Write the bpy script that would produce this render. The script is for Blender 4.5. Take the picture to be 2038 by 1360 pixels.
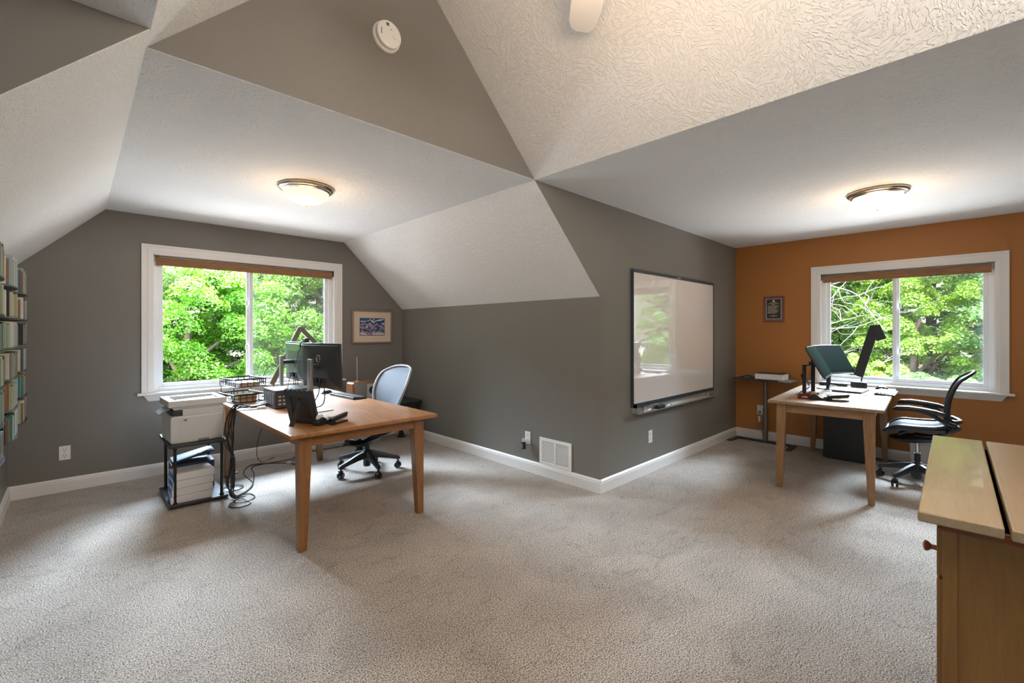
import bpy, bmesh, math, random
import numpy as np
from mathutils import Vector, Matrix, Euler
from mathutils.geometry import tessellate_polygon
random.seed(7); rng = np.random.default_rng(7)
for o in list(bpy.data.objects): bpy.data.objects.remove(o)
SC = bpy.context.scene; COL = SC.collection
PI = math.pi; R = math.radians

# ------------------------------------------------------------------ camera, sky, sun, daylight and fill lamps, exposure
H = 1.37
cam_d = bpy.data.cameras.new('camera'); cam = bpy.data.objects.new('camera', cam_d); COL.objects.link(cam)
cam_d.sensor_width = 36.0; cam_d.lens = 36.0 * 898.88 / 2038
cam_d.shift_y = -20.4 / 2038; cam_d.clip_start = 0.03; cam_d.clip_end = 300
cam.location = (0, 0, H); cam.rotation_euler = (PI/2, 0, 0.8022 - PI/2)
SC.camera = cam
w = bpy.data.worlds.new('world'); SC.world = w; w.use_nodes = True
wn = w.node_tree.nodes; wl = w.node_tree.links
bg = wn['Background']; bg.inputs['Strength'].default_value = 1.3
tc = wn.new('ShaderNodeTexCoord'); sep = wn.new('ShaderNodeSeparateXYZ'); wl.new(tc.outputs['Generated'], sep.inputs[0])
cr = wn.new('ShaderNodeValToRGB'); wl.new(sep.outputs[2], cr.inputs[0]); wl.new(cr.outputs[0], bg.inputs[0])
cr.color_ramp.elements[0].position = 0.48; cr.color_ramp.elements[0].color = (0.30, 0.36, 0.27, 1)
cr.color_ramp.elements[1].position = 0.62; cr.color_ramp.elements[1].color = (0.80, 0.90, 1.0, 1)
def lamp(name, kind, loc, energy, color, look=None, size=None, size_y=None):
    d = bpy.data.lights.new(name, kind); o = bpy.data.objects.new(name, d); COL.objects.link(o)
    o.location = loc; d.energy = energy; d.color = color
    if look is not None: o.rotation_euler = (Vector(look) - Vector(loc)).to_track_quat('-Z', 'Y').to_euler()
    if kind == 'AREA': d.shape = 'RECTANGLE'; d.size = size; d.size_y = size_y
    elif size is not None and kind == 'POINT': d.shadow_soft_size = size
    return o
sun = lamp('sun', 'SUN', (-10, -10, 20), 4.6, (1.0, 0.95, 0.86), look=(-10+5, -10+4.5, 20-7.5)); sun.data.angle = R(3)
DAY = (0.66, 0.83, 1.0)
lamp('daylight_back', 'AREA', (1.4, 10.2, 4.9), 2600, DAY, look=(1.5, 4.9, 1.2), size=4.6, size_y=2.4)
lamp('daylight_right', 'AREA', (10.8, 0.5, 4.7), 2200, DAY, look=(5.7, 0.6, 1.2), size=4.4, size_y=2.2)
lamp('bounce_fill_back', 'AREA', (1.4, 8.3, -0.5), 200, (0.88, 0.94, 1.0), look=(1.4, 4.6, 1.8), size=4.6, size_y=1.8)  # added area lamp, stands in for ground bounce to brighten the alcove ceiling
lamp('bounce_fill_right', 'AREA', (9.1, 0.6, -0.5), 230, (0.88, 0.94, 1.0), look=(5.4, 0.6, 1.8), size=4.4, size_y=1.8)  # added lamp outside the orange wall, lifts the right wing ceiling
lamp('fill_left', 'AREA', (-3.62, 0.5, 1.5), 10, DAY, look=(0, 0.7, 1.2), size=2.2, size_y=1.3)  # added fill lamp just outside the unseen end wall opening
lamp('fill_front', 'AREA', (1.29, -1.10, 2.62), 20, (1.0, 0.90, 0.80), look=(1.25, 2.2, 2.75), size=0.85, size_y=0.6)  # added warm fill lamp behind the camera, brightens the back gable
SC.view_settings.view_transform = 'Standard'; SC.view_settings.look = 'None'
SC.view_settings.gamma = 1.0; SC.view_settings.use_curve_mapping = False
SC.view_settings.exposure = 1.3
SC.cycles.max_bounces = 10; SC.cycles.diffuse_bounces = 6; SC.cycles.transparent_max_bounces = 16
SC.cycles.use_denoising = True; SC.cycles.sample_clamp_indirect = 6

# ------------------------------------------------------------------ material helpers
def mat(name, color, rough=0.5, metal=0.0, **k):
    m = bpy.data.materials.new(name); m.use_nodes = True
    b = m.node_tree.nodes['Principled BSDF']
    b.inputs['Base Color'].default_value = (*color, 1); b.inputs['Roughness'].default_value = rough
    b.inputs['Metallic'].default_value = metal
    if 'coat' in k: b.inputs['Coat Weight'].default_value = k['coat']; b.inputs['Coat Roughness'].default_value = 0.03
    if 'spec' in k: b.inputs['Specular IOR Level'].default_value = k['spec']
    nt = m.node_tree; N = nt.nodes; L = nt.links
    if k.get('var'):      # gentle procedural variation of colour
        t = N.new('ShaderNodeTexCoord'); n = N.new('ShaderNodeTexNoise'); n.inputs['Scale'].default_value = k.get('vscale', 30)
        n.inputs['Detail'].default_value = 4; L.new(t.outputs['Object'], n.inputs['Vector'])
        mx = N.new('ShaderNodeMix'); mx.data_type = 'RGBA'; v = k['var']
        mx.inputs[6].default_value = (*[c*(1-v) for c in color], 1); mx.inputs[7].default_value = (*[min(1, c*(1+v)) for c in color], 1)
        L.new(n.outputs[0], mx.inputs[0]); L.new(mx.outputs[2], b.inputs['Base Color'])
    if k.get('bump'):
        t = N.new('ShaderNodeTexCoord'); n = N.new('ShaderNodeTexNoise'); n.inputs['Scale'].default_value = k.get('bscale', 200)
        n.inputs['Detail'].default_value = 3; L.new(t.outputs['Object'], n.inputs['Vector'])
        bp = N.new('ShaderNodeBump'); bp.inputs['Strength'].default_value = k['bump']; bp.inputs['Distance'].default_value = 0.002
        L.new(n.outputs[0], bp.inputs['Height']); L.new(bp.outputs[0], b.inputs['Normal'])
    return m
def wood(name, c1, c2, axis='X', rough=0.35, scale=1.0, coat=0.3):
    m = mat(name, c1, rough, coat=coat); nt = m.node_tree; N = nt.nodes; L = nt.links; b = N['Principled BSDF']
    t = N.new('ShaderNodeTexCoord'); mp = N.new('ShaderNodeMapping'); L.new(t.outputs['Object'], mp.inputs[0])
    s = {'X': (1.2, 14, 14), 'Y': (14, 1.2, 14), 'Z': (14, 14, 1.2)}[axis]
    mp.inputs['Scale'].default_value = [v*scale for v in s]
    n = N.new('ShaderNodeTexNoise'); n.inputs['Scale'].default_value = 2.2; n.inputs['Detail'].default_value = 8
    n.inputs['Roughness'].default_value = 0.65; n.inputs['Distortion'].default_value = 1.2; L.new(mp.outputs[0], n.inputs['Vector'])
    n2 = N.new('ShaderNodeTexNoise'); n2.inputs['Scale'].default_value = 14; n2.inputs['Detail'].default_value = 3; L.new(mp.outputs[0], n2.inputs['Vector'])
    ad = N.new('ShaderNodeMath'); ad.operation = 'MULTIPLY_ADD'; ad.inputs[1].default_value = 0.35
    L.new(n2.outputs[0], ad.inputs[0]); L.new(n.outputs[0], ad.inputs[2])
    r = N.new('ShaderNodeValToRGB'); r.color_ramp.elements[0].position = 0.5; r.color_ramp.elements[1].position = 0.85
    r.color_ramp.elements[0].color = (*c2, 1); r.color_ramp.elements[1].color = (*c1, 1)
    L.new(ad.outputs[0], r.inputs[0]); L.new(r.outputs[0], b.inputs['Base Color'])
    bp = N.new('ShaderNodeBump'); bp.inputs['Strength'].default_value = 0.08; bp.inputs['Distance'].default_value = 0.002
    L.new(n2.outputs[0], bp.inputs['Height']); L.new(bp.outputs[0], b.inputs['Normal'])
    return m
def emit(name, color, strength):
    m = bpy.data.materials.new(name); m.use_nodes = True; b = m.node_tree.nodes['Principled BSDF']
    b.inputs['Base Color'].default_value = (0.26, 0.24, 0.21, 1); b.inputs['Emission Color'].default_value = (*color, 1)
    b.inputs['Emission Strength'].default_value = strength; b.inputs['Roughness'].default_value = 0.25
    return m
def see_through(name, color, alpha, gloss=0.06):
    m = bpy.data.materials.new(name); m.use_nodes = True; N = m.node_tree.nodes; L = m.node_tree.links; N.clear()
    out = N.new('ShaderNodeOutputMaterial'); tr = N.new('ShaderNodeBsdfTransparent'); df = N.new('ShaderNodeBsdfDiffuse')
    df.inputs[0].default_value = (*color, 1); gl = N.new('ShaderNodeBsdfGlossy'); gl.inputs['Roughness'].default_value = 0.02
    m1 = N.new('ShaderNodeMixShader'); m1.inputs[0].default_value = alpha; L.new(tr.outputs[0], m1.inputs[1]); L.new(df.outputs[0], m1.inputs[2])
    m2 = N.new('ShaderNodeMixShader'); m2.inputs[0].default_value = gloss; L.new(m1.outputs[0], m2.inputs[1]); L.new(gl.outputs[0], m2.inputs[2])
    L.new(m2.outputs[0], out.inputs[0])
    return m
def wall_paint(name, color):
    return mat(name, color, 0.45, var=0.04, vscale=60, bump=0.25, bscale=160, spec=0.35)
def ceiling_mat():
    m = mat('knockdown_ceiling', (0.80, 0.80, 0.79), 0.85, spec=0.15); N = m.node_tree.nodes; L = m.node_tree.links; b = N['Principled BSDF']
    t = N.new('ShaderNodeTexCoord')
    acc = None
    v = N.new('ShaderNodeTexVoronoi'); v.inputs['Scale'].default_value = 7; L.new(t.outputs['Object'], v.inputs['Vector'])
    # each cell of the brushed plaster has strokes of its own direction
    sp = N.new('ShaderNodeSeparateColor'); L.new(v.outputs['Color'], sp.inputs[0])
    ang = N.new('ShaderNodeMath'); ang.operation = 'MULTIPLY'; ang.inputs[1].default_value = PI; L.new(sp.outputs[0], ang.inputs[0])
    rot = N.new('ShaderNodeVectorRotate'); rot.rotation_type = 'Z_AXIS'; L.new(t.outputs['Object'], rot.inputs['Vector']); L.new(ang.outputs[0], rot.inputs['Angle'])
    mp = N.new('ShaderNodeMapping'); mp.inputs['Scale'].default_value = (26, 80, 45); L.new(rot.outputs[0], mp.inputs[0])
    n = N.new('ShaderNodeTexNoise'); n.inputs['Scale'].default_value = 1.0; n.inputs['Detail'].default_value = 2.5; n.inputs['Distortion'].default_value = 0.9
    L.new(mp.outputs[0], n.inputs['Vector'])
    r = N.new('ShaderNodeValToRGB'); r.color_ramp.elements[0].position = 0.47; r.color_ramp.elements[1].position = 0.60; L.new(n.outputs[0], r.inputs[0])
    bp = N.new('ShaderNodeBump'); bp.inputs['Strength'].default_value = 0.65; bp.inputs['Distance'].default_value = 0.0036
    L.new(r.outputs[0], bp.inputs['Height']); L.new(bp.outputs[0], b.inputs['Normal'])
    return m
def carpet_mat():
    m = mat('carpet', (0.4, 0.36, 0.33), 0.95, spec=0.05); N = m.node_tree.nodes; L = m.node_tree.links; b = N['Principled BSDF']
    t = N.new('ShaderNodeTexCoord')
    n = N.new('ShaderNodeTexNoise'); n.inputs['Scale'].default_value = 165; n.inputs['Detail'].default_value = 5; n.inputs['Roughness'].default_value = 0.7; L.new(t.outputs['Object'], n.inputs['Vector'])
    r = N.new('ShaderNodeValToRGB'); e = r.color_ramp.elements
    e[0].position = 0.39; e[0].color = (0.08, 0.06, 0.045, 1); e[1].position = 0.57; e[1].color = (0.80, 0.74, 0.68, 1)
    k = e.new(0.47); k.color = (0.38, 0.325, 0.275, 1)
    L.new(n.outputs[0], r.inputs[0])
    big = N.new('ShaderNodeTexNoise'); big.inputs['Scale'].default_value = 2.0; big.inputs['Detail'].default_value = 4; big.inputs['Distortion'].default_value = 1.0; L.new(t.outputs['Object'], big.inputs['Vector'])
    mr = N.new('ShaderNodeMapRange'); mr.inputs[1].default_value = 0.35; mr.inputs[2].default_value = 0.65; mr.inputs[3].default_value = 0.88; mr.inputs[4].default_value = 1.06
    L.new(big.outputs[0], mr.inputs[0])
    mx = N.new('ShaderNodeVectorMath'); mx.operation = 'SCALE'; L.new(r.outputs[0], mx.inputs[0]); L.new(mr.outputs[0], mx.inputs['Scale']); 
    # shade of thin brushed creases, painted as darker lines in the pile colour
    cm = N.new('ShaderNodeMapping'); cm.inputs['Scale'].default_value = (1.5, 3.2, 1); cm.inputs['Rotation'].default_value = (0, 0, .9); L.new(t.outputs['Object'], cm.inputs[0])
    cn = N.new('ShaderNodeTexNoise'); cn.inputs['Scale'].default_value = 1.8; cn.inputs['Detail'].default_value = 5; cn.inputs['Distortion'].default_value = .8; L.new(cm.outputs[0], cn.inputs['Vector'])
    s1 = N.new('ShaderNodeMath'); s1.operation = 'SUBTRACT'; s1.inputs[1].default_value = .5; L.new(cn.outputs[0], s1.inputs[0])
    s2 = N.new('ShaderNodeMath'); s2.operation = 'ABSOLUTE'; L.new(s1.outputs[0], s2.inputs[0])
    s3 = N.new('ShaderNodeMapRange'); s3.inputs[1].default_value = 0; s3.inputs[2].default_value = .014; s3.inputs[3].default_value = .80; s3.inputs[4].default_value = 1; L.new(s2.outputs[0], s3.inputs[0])
    my = N.new('ShaderNodeVectorMath'); my.operation = 'SCALE'; L.new(mx.outputs[0], my.inputs[0]); L.new(s3.outputs[0], my.inputs['Scale']); L.new(my.outputs[0], b.inputs['Base Color'])
    # tufts, and the brushed ripples of the pile
    mp = N.new('ShaderNodeMapping'); mp.inputs['Scale'].default_value = (7, 16, 1); mp.inputs['Rotation'].default_value = (0, 0, 0.6); L.new(t.outputs['Object'], mp.inputs[0])
    rp = N.new('ShaderNodeTexNoise'); rp.inputs['Scale'].default_value = 1.2; rp.inputs['Detail'].default_value = 3; rp.inputs['Distortion'].default_value = 1.6; L.new(mp.outputs[0], rp.inputs['Vector'])
    b1 = N.new('ShaderNodeBump'); b1.inputs['Strength'].default_value = 0.25; b1.inputs['Distance'].default_value = 0.02; L.new(rp.outputs[0], b1.inputs['Height'])
    b2 = N.new('ShaderNodeBump'); b2.inputs['Strength'].default_value = 0.7; b2.inputs['Distance'].default_value = 0.005
    L.new(n.outputs[0], b2.inputs['Height']); L.new(b1.outputs[0], b2.inputs['Normal']); L.new(b2.outputs[0], b.inputs['Normal'])
    return m
def blind_mat(c1, c2):
    m = mat('woven_shade', c1, 0.8); N = m.node_tree.nodes; L = m.node_tree.links; b = N['Principled BSDF']
    t = N.new('ShaderNodeTexCoord'); mp = N.new('ShaderNodeMapping'); mp.inputs['Scale'].default_value = (6, 6, 170); L.new(t.outputs['Object'], mp.inputs[0])
    n = N.new('ShaderNodeTexNoise'); n.inputs['Scale'].default_value = 1.5; n.inputs['Detail'].default_value = 4; L.new(mp.outputs[0], n.inputs['Vector'])
    r = N.new('ShaderNodeValToRGB'); r.color_ramp.elements[0].position = 0.35; r.color_ramp.elements[1].position = 0.65
    r.color_ramp.elements[0].color = (*c2, 1); r.color_ramp.elements[1].color = (*c1, 1); L.new(n.outputs[0], r.inputs[0]); L.new(r.outputs[0], b.inputs['Base Color'])
    return m

M = {}
M['paint'] = wall_paint('taupe_wall_paint', (0.205, 0.192, 0.174))
M['orange'] = wall_paint('orange_wall_paint', (0.42, 0.172, 0.045))
M['ceil'] = ceiling_mat(); M['carpet'] = carpet_mat()
M['trim'] = mat('white_trim', (0.80, 0.78, 0.76), 0.35)
M['vinyl'] = mat('white_vinyl', (0.82, 0.85, 0.88), 0.3)
M['glass'] = see_through('window_glass', (0.9, 0.95, 0.95), 0.0, 0.004)
M['screen2'] = see_through('fine_insect_screen', (0.50, 0.52, 0.50), 0.10, 0.0)
M['screen'] = see_through('insect_screen', (0.50, 0.52, 0.50), 0.26, 0.0)
M['shade'] = blind_mat((0.36, 0.19, 0.085), (0.20, 0.10, 0.045))
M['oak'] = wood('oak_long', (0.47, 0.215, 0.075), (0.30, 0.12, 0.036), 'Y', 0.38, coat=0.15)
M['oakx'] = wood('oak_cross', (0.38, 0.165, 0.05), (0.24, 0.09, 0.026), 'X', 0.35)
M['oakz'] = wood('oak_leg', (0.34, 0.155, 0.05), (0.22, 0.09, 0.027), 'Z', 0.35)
M['oak2'] = wood('light_oak_long', (0.42, 0.27, 0.15), (0.25, 0.155, 0.085), 'X', 0.5, coat=0.04)
M['oak2y'] = wood('light_oak_cross', (0.38, 0.205, 0.085), (0.25, 0.125, 0.048), 'Y', 0.38)
M['oak2z'] = wood('light_oak_leg', (0.38, 0.205, 0.085), (0.25, 0.125, 0.048), 'Z', 0.38)
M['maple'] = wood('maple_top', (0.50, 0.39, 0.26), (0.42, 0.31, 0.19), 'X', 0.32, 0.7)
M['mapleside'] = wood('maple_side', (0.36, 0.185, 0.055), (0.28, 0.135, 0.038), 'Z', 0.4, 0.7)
M['knob'] = wood('cherry_knob', (0.30, 0.09, 0.035), (0.2, 0.05, 0.02), 'Y', 0.3)
M['black'] = mat('black_plastic', (0.018, 0.019, 0.021), 0.38, bump=0.2, bscale=400)
M['blackm'] = mat('black_metal', (0.022, 0.023, 0.025), 0.35, 0.4)
M['satin'] = mat('satin_black', (0.035, 0.04, 0.048), 0.45)
M['mblack'] = mat('monitor_back', (0.045, 0.052, 0.055), 0.28)
M['screenglass'] = mat('dark_screen', (0.010, 0.018, 0.015), 0.4, spec=.004)
M['silver'] = mat('silver_metal', (0.55, 0.55, 0.54), 0.32, 0.85)
M['chrome'] = mat('chrome', (0.75, 0.75, 0.76), 0.12, 1.0)
M['nickel'] = mat('brushed_nickel', (0.60, 0.52, 0.42), 0.25, 0.95)
M['taupe'] = mat('taupe_metal', (0.20, 0.185, 0.17), 0.4, 0.5)
M['pad'] = mat('gray_mesh', (0.13, 0.14, 0.175), 0.6, bump=0.8, bscale=700)
M['meshrim'] = mat('graphite_rim', (0.40, 0.41, 0.44), 0.35, 0.3)
M['darkmesh'] = mat('black_mesh', (0.02, 0.021, 0.024), 0.6, bump=0.8, bscale=700)
M['wplastic'] = mat('printer_white', (0.66, 0.66, 0.66), 0.4)
M['gplastic'] = mat('printer_gray', (0.22, 0.23, 0.24), 0.4)
M['white'] = mat('white_plate', (0.85, 0.84, 0.82), 0.35)
M['paper'] = mat('paper', (0.80, 0.79, 0.80), 0.7, var=0.05, vscale=80)
M['kraft'] = mat('kraft', (0.50, 0.30, 0.15), 0.7, var=0.1)
M['blue'] = mat('blue_label', (0.03, 0.22, 0.62), 0.5)
M['navy'] = mat('navy_card', (0.02, 0.045, 0.085), 0.5)
M['board'] = mat('whiteboard_enamel', (0.92, 0.87, 0.84), 0.25, coat=1.0); M['board'].node_tree.nodes['Principled BSDF'].inputs['Coat IOR'].default_value = 2.3
M['alu'] = mat('aluminium', (0.70, 0.70, 0.68), 0.3, 0.8)
M['smoke'] = see_through('smoked_glass', (0.05, 0.09, 0.08), 0.6, 0.25)
M['bulb'] = emit('alabaster_glass', (1.0, 0.86, 0.70), 0.42)
M['bulb2'] = emit('alabaster_glass_bright', (1.0, 0.90, 0.78), 0.50)
M['gold'] = mat('gold_print', (0.75, 0.62, 0.36), 0.4, 0.4)
M['walnut'] = wood('walnut', (0.34, 0.14, 0.06), (0.18, 0.07, 0.03), 'X', 0.35)
M['mahog'] = wood('mahogany', (0.20, 0.06, 0.03), (0.10, 0.03, 0.015), 'Z', 0.35)
M['frame'] = mat('rosy_frame', (0.30, 0.20, 0.17), 0.3, 0.3)
M['matboard'] = mat('mat_board', (0.66, 0.55, 0.44), 0.8)
M['grille'] = mat('speaker_cloth', (0.27, 0.25, 0.23), 0.9, bump=1, bscale=900)
M['lime'] = mat('acoustic_gray', (0.62, 0.60, 0.55), 0.5)
M['yellow'] = mat('yellow_leather', (0.62, 0.46, 0.10), 0.6, var=0.2)
M['red'] = mat('dark_red_plastic', (0.16, 0.018, 0.015), 0.25)
M['slot'] = mat('slot_dark', (0.05, 0.05, 0.05), 0.6)
M['led'] = mat('green_led', (0.02, 0.35, 0.12), 0.3)
M['cable'] = mat('cable_black', (0.012, 0.013, 0.015), 0.4)
M['wcable'] = mat('cable_white', (0.7, 0.7, 0.7), 0.4)
M['bracket'] = mat('dark_bracket', (0.06, 0.08, 0.10), 0.4, 0.4)
M['gkey'] = mat('gray_keys', (0.30, 0.31, 0.33), 0.5)

# ------------------------------------------------------------------ geometry helpers
class MB:
    def __init__(s): s.v = []; s.f = []
    def add(s, vs, fs):
        n = len(s.v); s.v += [tuple(v) for v in vs]; s.f += [tuple(i+n for i in f) for f in fs]; return s
    def box(s, x0, x1, y0, y1, z0, z1, mt=None):
        vs = [Vector((x, y, z)) for z in (z0, z1) for y in (y0, y1) for x in (x0, x1)]
        if mt: vs = [mt @ v for v in vs]
        return s.add(vs, [(0,2,3,1),(4,5,7,6),(0,1,5,4),(2,6,7,3),(0,4,6,2),(1,3,7,5)])
    def frustum(s, a, b):   # a,b: two lists of 4 points (bottom, top)
        return s.add(list(a)+list(b), [(3,2,1,0),(4,5,6,7),(0,1,5,4),(1,2,6,5),(2,3,7,6),(3,0,4,7)])
    def cyl(s, p0, p1, r0, r1=None, n=16, caps=True):
        r1 = r0 if r1 is None else r1; p0 = Vector(p0); p1 = Vector(p1); d = (p1-p0).normalized()
        a = d.orthogonal().normalized(); b = d.cross(a); vs = []
        for p, r in ((p0, r0), (p1, r1)):
            for i in range(n):
                t = 2*PI*i/n; vs.append(p + a*math.cos(t)*r + b*math.sin(t)*r)
        fs = [(i, (i+1) % n, n+(i+1) % n, n+i) for i in range(n)]
        if caps: fs += [tuple(range(n))[::-1], tuple(range(n, 2*n))]
        return s.add(vs, fs)
    def lathe(s, prof, n=32, c=(0,0,0), mt=None):
        vs = []; c = Vector(c)
        for r, z in prof:
            for i in range(n):
                t = 2*PI*i/n; v = Vector((r*math.cos(t), r*math.sin(t), z)); v = (mt @ v) if mt else v; vs.append(v+c)
        fs = []
        for k in range(len(prof)-1):
            for i in range(n): fs.append((k*n+i, k*n+(i+1) % n, (k+1)*n+(i+1) % n, (k+1)*n+i))
        fs.append(tuple(range(n))[::-1]); fs.append(tuple(range((len(prof)-1)*n, len(prof)*n)))
        return s.add(vs, fs)
    def tube(s, pts, r, n=8, smooth=6, sy=None):
        P = [Vector(p) for p in pts]
        if smooth and len(P) > 2:
            Q = []
            for i in range(len(P)-1):
                a = P[max(i-1,0)]; b = P[i]; c = P[i+1]; d = P[min(i+2, len(P)-1)]
                for k in range(smooth):
                    t = k/smooth; Q.append(0.5*((2*b)+(c-a)*t+(2*a-5*b+4*c-d)*t*t+(-a+3*b-3*c+d)*t**3))
            Q.append(P[-1]); P = Q
        up = None; vs = []; m = len(P)
        for i, p in enumerate(P):
            d = (P[min(i+1, m-1)]-P[max(i-1, 0)])
            if d.length < 1e-9: d = Vector((0,0,1))
            d.normalize()
            if up is None: up = d.orthogonal().normalized()
            else:
                up = up - d*up.dot(d)
                up = up.normalized() if up.length > 1e-6 else d.orthogonal().normalized()
            b = d.cross(up); rr = r(i/(m-1)) if callable(r) else r
            for k in range(n):
                t = 2*PI*k/n; vs.append(p + up*math.cos(t)*rr + b*math.sin(t)*rr)
        fs = [(j*n+i, j*n+(i+1) % n, (j+1)*n+(i+1) % n, (j+1)*n+i) for j in range(m-1) for i in range(n)]
        fs += [tuple(range(n))[::-1], tuple(range((m-1)*n, m*n))]
        return s.add(vs, fs)
    def loft(s, rings, cap=True):
        n = len(rings[0]); vs = [v for r in rings for v in r]; m = len(rings)
        fs = [(j*n+i, j*n+(i+1) % n, (j+1)*n+(i+1) % n, (j+1)*n+i) for j in range(m-1) for i in range(n)]
        if cap: fs += [tuple(range(n))[::-1], tuple(range((m-1)*n, m*n))]
        return s.add(vs, fs)
    def poly(s, outer, holes, fn, d):   # extruded polygon with holes; fn maps (a,b,depth) to a point
        loops = [outer]+list(holes); tris = tessellate_polygon([[Vector((a, b, 0)) for a, b in lp] for lp in loops])
        flat = [p for lp in loops for p in lp]; n = len(flat)
        vs = [fn(a, b, 0) for a, b in flat]+[fn(a, b, d) for a, b in flat]
        fs = [tuple(t) for t in tris]+[tuple(i+n for i in t[::-1]) for t in tris]; k = 0
        for lp in loops:
            m = len(lp)
            for i in range(m): fs.append((k+i, k+(i+1) % m, n+k+(i+1) % m, n+k+i))
            k += m
        return s.add(vs, fs)
    def build(s, name, m, parent=None, smooth=False, bevel=0, seg=2, subsurf=0, label=None):
        me = bpy.data.meshes.new(name); me.from_pydata([tuple(v) for v in s.v], [], s.f); me.update()
        bm = bmesh.new(); bm.from_mesh(me); bmesh.ops.recalc_face_normals(bm, faces=bm.faces); bm.to_mesh(me); bm.free()
        if m: me.materials.append(M[m] if isinstance(m, str) else m)
        o = bpy.data.objects.new(name, me); COL.objects.link(o)
        if parent: o.parent = parent
        if bevel:
            b = o.modifiers.new('bevel', 'BEVEL'); b.width = bevel; b.segments = seg; b.limit_method = 'ANGLE'; b.angle_limit = R(40)
        if subsurf:
            q = o.modifiers.new('sub', 'SUBSURF'); q.levels = subsurf; q.render_levels = subsurf
        if smooth:
            me.polygons.foreach_set('use_smooth', [True]*len(me.polygons))
            if not subsurf: me.set_sharp_from_angle(angle=R(38))
        if label: o['label'] = label
        return o
def thing(name, label, cat, loc=(0,0,0), rz=0, group=None, kind=None):
    o = bpy.data.objects.new(name, None); COL.objects.link(o); o.location = loc; o.rotation_euler = (0, 0, rz); o.empty_display_size = 0.1
    if kind: o['kind'] = kind
    o['label'] = label; o['category'] = cat
    if group: o['group'] = group
    return o
def tag(o, label, cat, group=None, kind=None):
    o['label'] = label; o['category'] = cat
    if group: o['group'] = group
    if kind: o['kind'] = kind
    return o
def struct(o, label=None):
    o['kind'] = 'structure'
    if label: o['label'] = label
    return o
def dup(root, loc=None, rz=None, label=None, group=None):
    r = root.copy(); COL.objects.link(r)
    if loc is not None: r.location = loc
    if rz is not None: r.rotation_euler = (0, 0, rz)
    if label: r['label'] = label
    if group: r['group'] = group
    for ch in list(root.children):
        c = ch.copy(); COL.objects.link(c); c.parent = r
        for g in list(ch.children):
            d = g.copy(); COL.objects.link(d); d.parent = c
    return r
def rrect(w, h, r, n=5):   # rounded rectangle outline centred at 0
    pts = []
    for cx, cy, a0 in ((w/2-r, h/2-r, 0), (-w/2+r, h/2-r, 90), (-w/2+r, -h/2+r, 180), (w/2-r, -h/2+r, 270)):
        for k in range(n+1):
            a = R(a0+90*k/n); pts.append((cx+r*math.cos(a), cy+r*math.sin(a)))
    return pts

# ------------------------------------------------------------------ the room
XP, XK, XQ, XL, XO, YA, YW, ZC, ZK, ZL = 2.383, 3.1905, 0.1961, -0.3921, 6.2524, 5.4444, 2.2284, 2.4638, 1.6655, 1.857
YR = 2.083; YN = -1.05; XE = -3.5; XR = (XQ+XP)/2; ZR = ZC + (XP-XQ)/2*1.02; T = 0.14
fy = lambda y, s=1: (lambda a, b, d: (a, y+d*s, b))
fx = lambda x, s=1: (lambda a, b, d: (x+d*s, a, b))
fz = lambda z, s=1: (lambda a, b, d: (a, b, z+d*s))
struct(MB().poly([(XE-T, YN-T), (XO+T, YN-T), (XO+T, YA+T), (XE-T, YA+T)], [], fz(0, -1), 0.2).build('floor', 'carpet'), 'gray-beige cut-pile carpet')
W1 = dict(a0=0.443, a1=2.352, z0=0.79, z1=2.191); W2 = dict(a0=-0.196, a1=1.377, z0=0.79, z1=2.122); CW = 0.085
def rect(a0, a1, z0, z1): return [(a0, z0), (a1, z0), (a1, z1), (a0, z1)]
h1 = rect(W1['a0']+CW, W1['a1']-CW, W1['z0'], W1['z1']-CW); h2 = rect(W2['a0']+CW, W2['a1']-CW, W2['z0'], W2['z1']-CW)
struct(MB().poly([(XL-T, 0), (XK+T, 0), (XK+T, ZK+.05), (XK, ZK), (XP, ZC), (XQ, ZC), (XL, ZL), (XL-T, ZL+.05)], [h1], fy(YA), T).build('wall_back', 'paint'), 'taupe gable wall around the wide window')
struct(MB().poly(rect(YW+0.001, YA+T, 0, ZK), [], fx(XK), T).build('wall_knee', 'paint'), 'low taupe wall under the sloped ceiling')
struct(MB().poly([(XK+.001, 0), (XO+T, 0), (XO+T, ZC), (XP, ZC), (XK+.001, ZK-.001)], [], fy(YW), T).build('wall_middle', 'paint'), 'taupe wall that carries the whiteboard')
struct(MB().poly([(XQ, ZC+.002), (XP, ZC+.002), (XR, ZR)], [], fy(YW), T).build('wall_gable', 'paint'), 'taupe triangle of wall above the alcove')
struct(MB().poly(rect(YN-T, YW+T, 0, ZC), [h2], fx(XO), T).build('wall_right', 'orange'), 'burnt orange wall with the window')
struct(MB().poly(rect(YR+0.001, YA+T, 0, ZL), [], fx(XL, -1), T).build('wall_left', 'paint'), 'taupe wall carrying the disc racks')
struct(MB().poly([(XQ-.004, ZC), (XE-T, ZC), (XE-T, 0), (XL-.001, 0), (XL-.001, ZL+.004)], [], fy(YR), T).build('wall_side', 'paint'), 'shaded taupe wall at the top left')
h3 = rect(-0.4, 1.4, 0.9, 2.1); h4 = rect(0.8, 1.78, 2.25, 2.95)
struct(MB().poly(rect(YN-T, YR+T, 0, ZC), [h3], fx(XE, -1), T).build('wall_end', 'paint'))
struct(MB().poly([(XE-T, 0), (XO+T, 0), (XO+T, ZC), (XP, ZC), (XR, ZR), (XQ, ZC), (XE-T, ZC)], [h4], fy(YN, -1), T).build('wall_front', 'paint'))
mb = MB(); s2 = 0.1
mb.poly([(XQ, YW+.002), (XP, YW+.002), (XP, YA+T), (XQ, YA+T)], [], fz(ZC), s2)                 # flat, alcove
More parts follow.
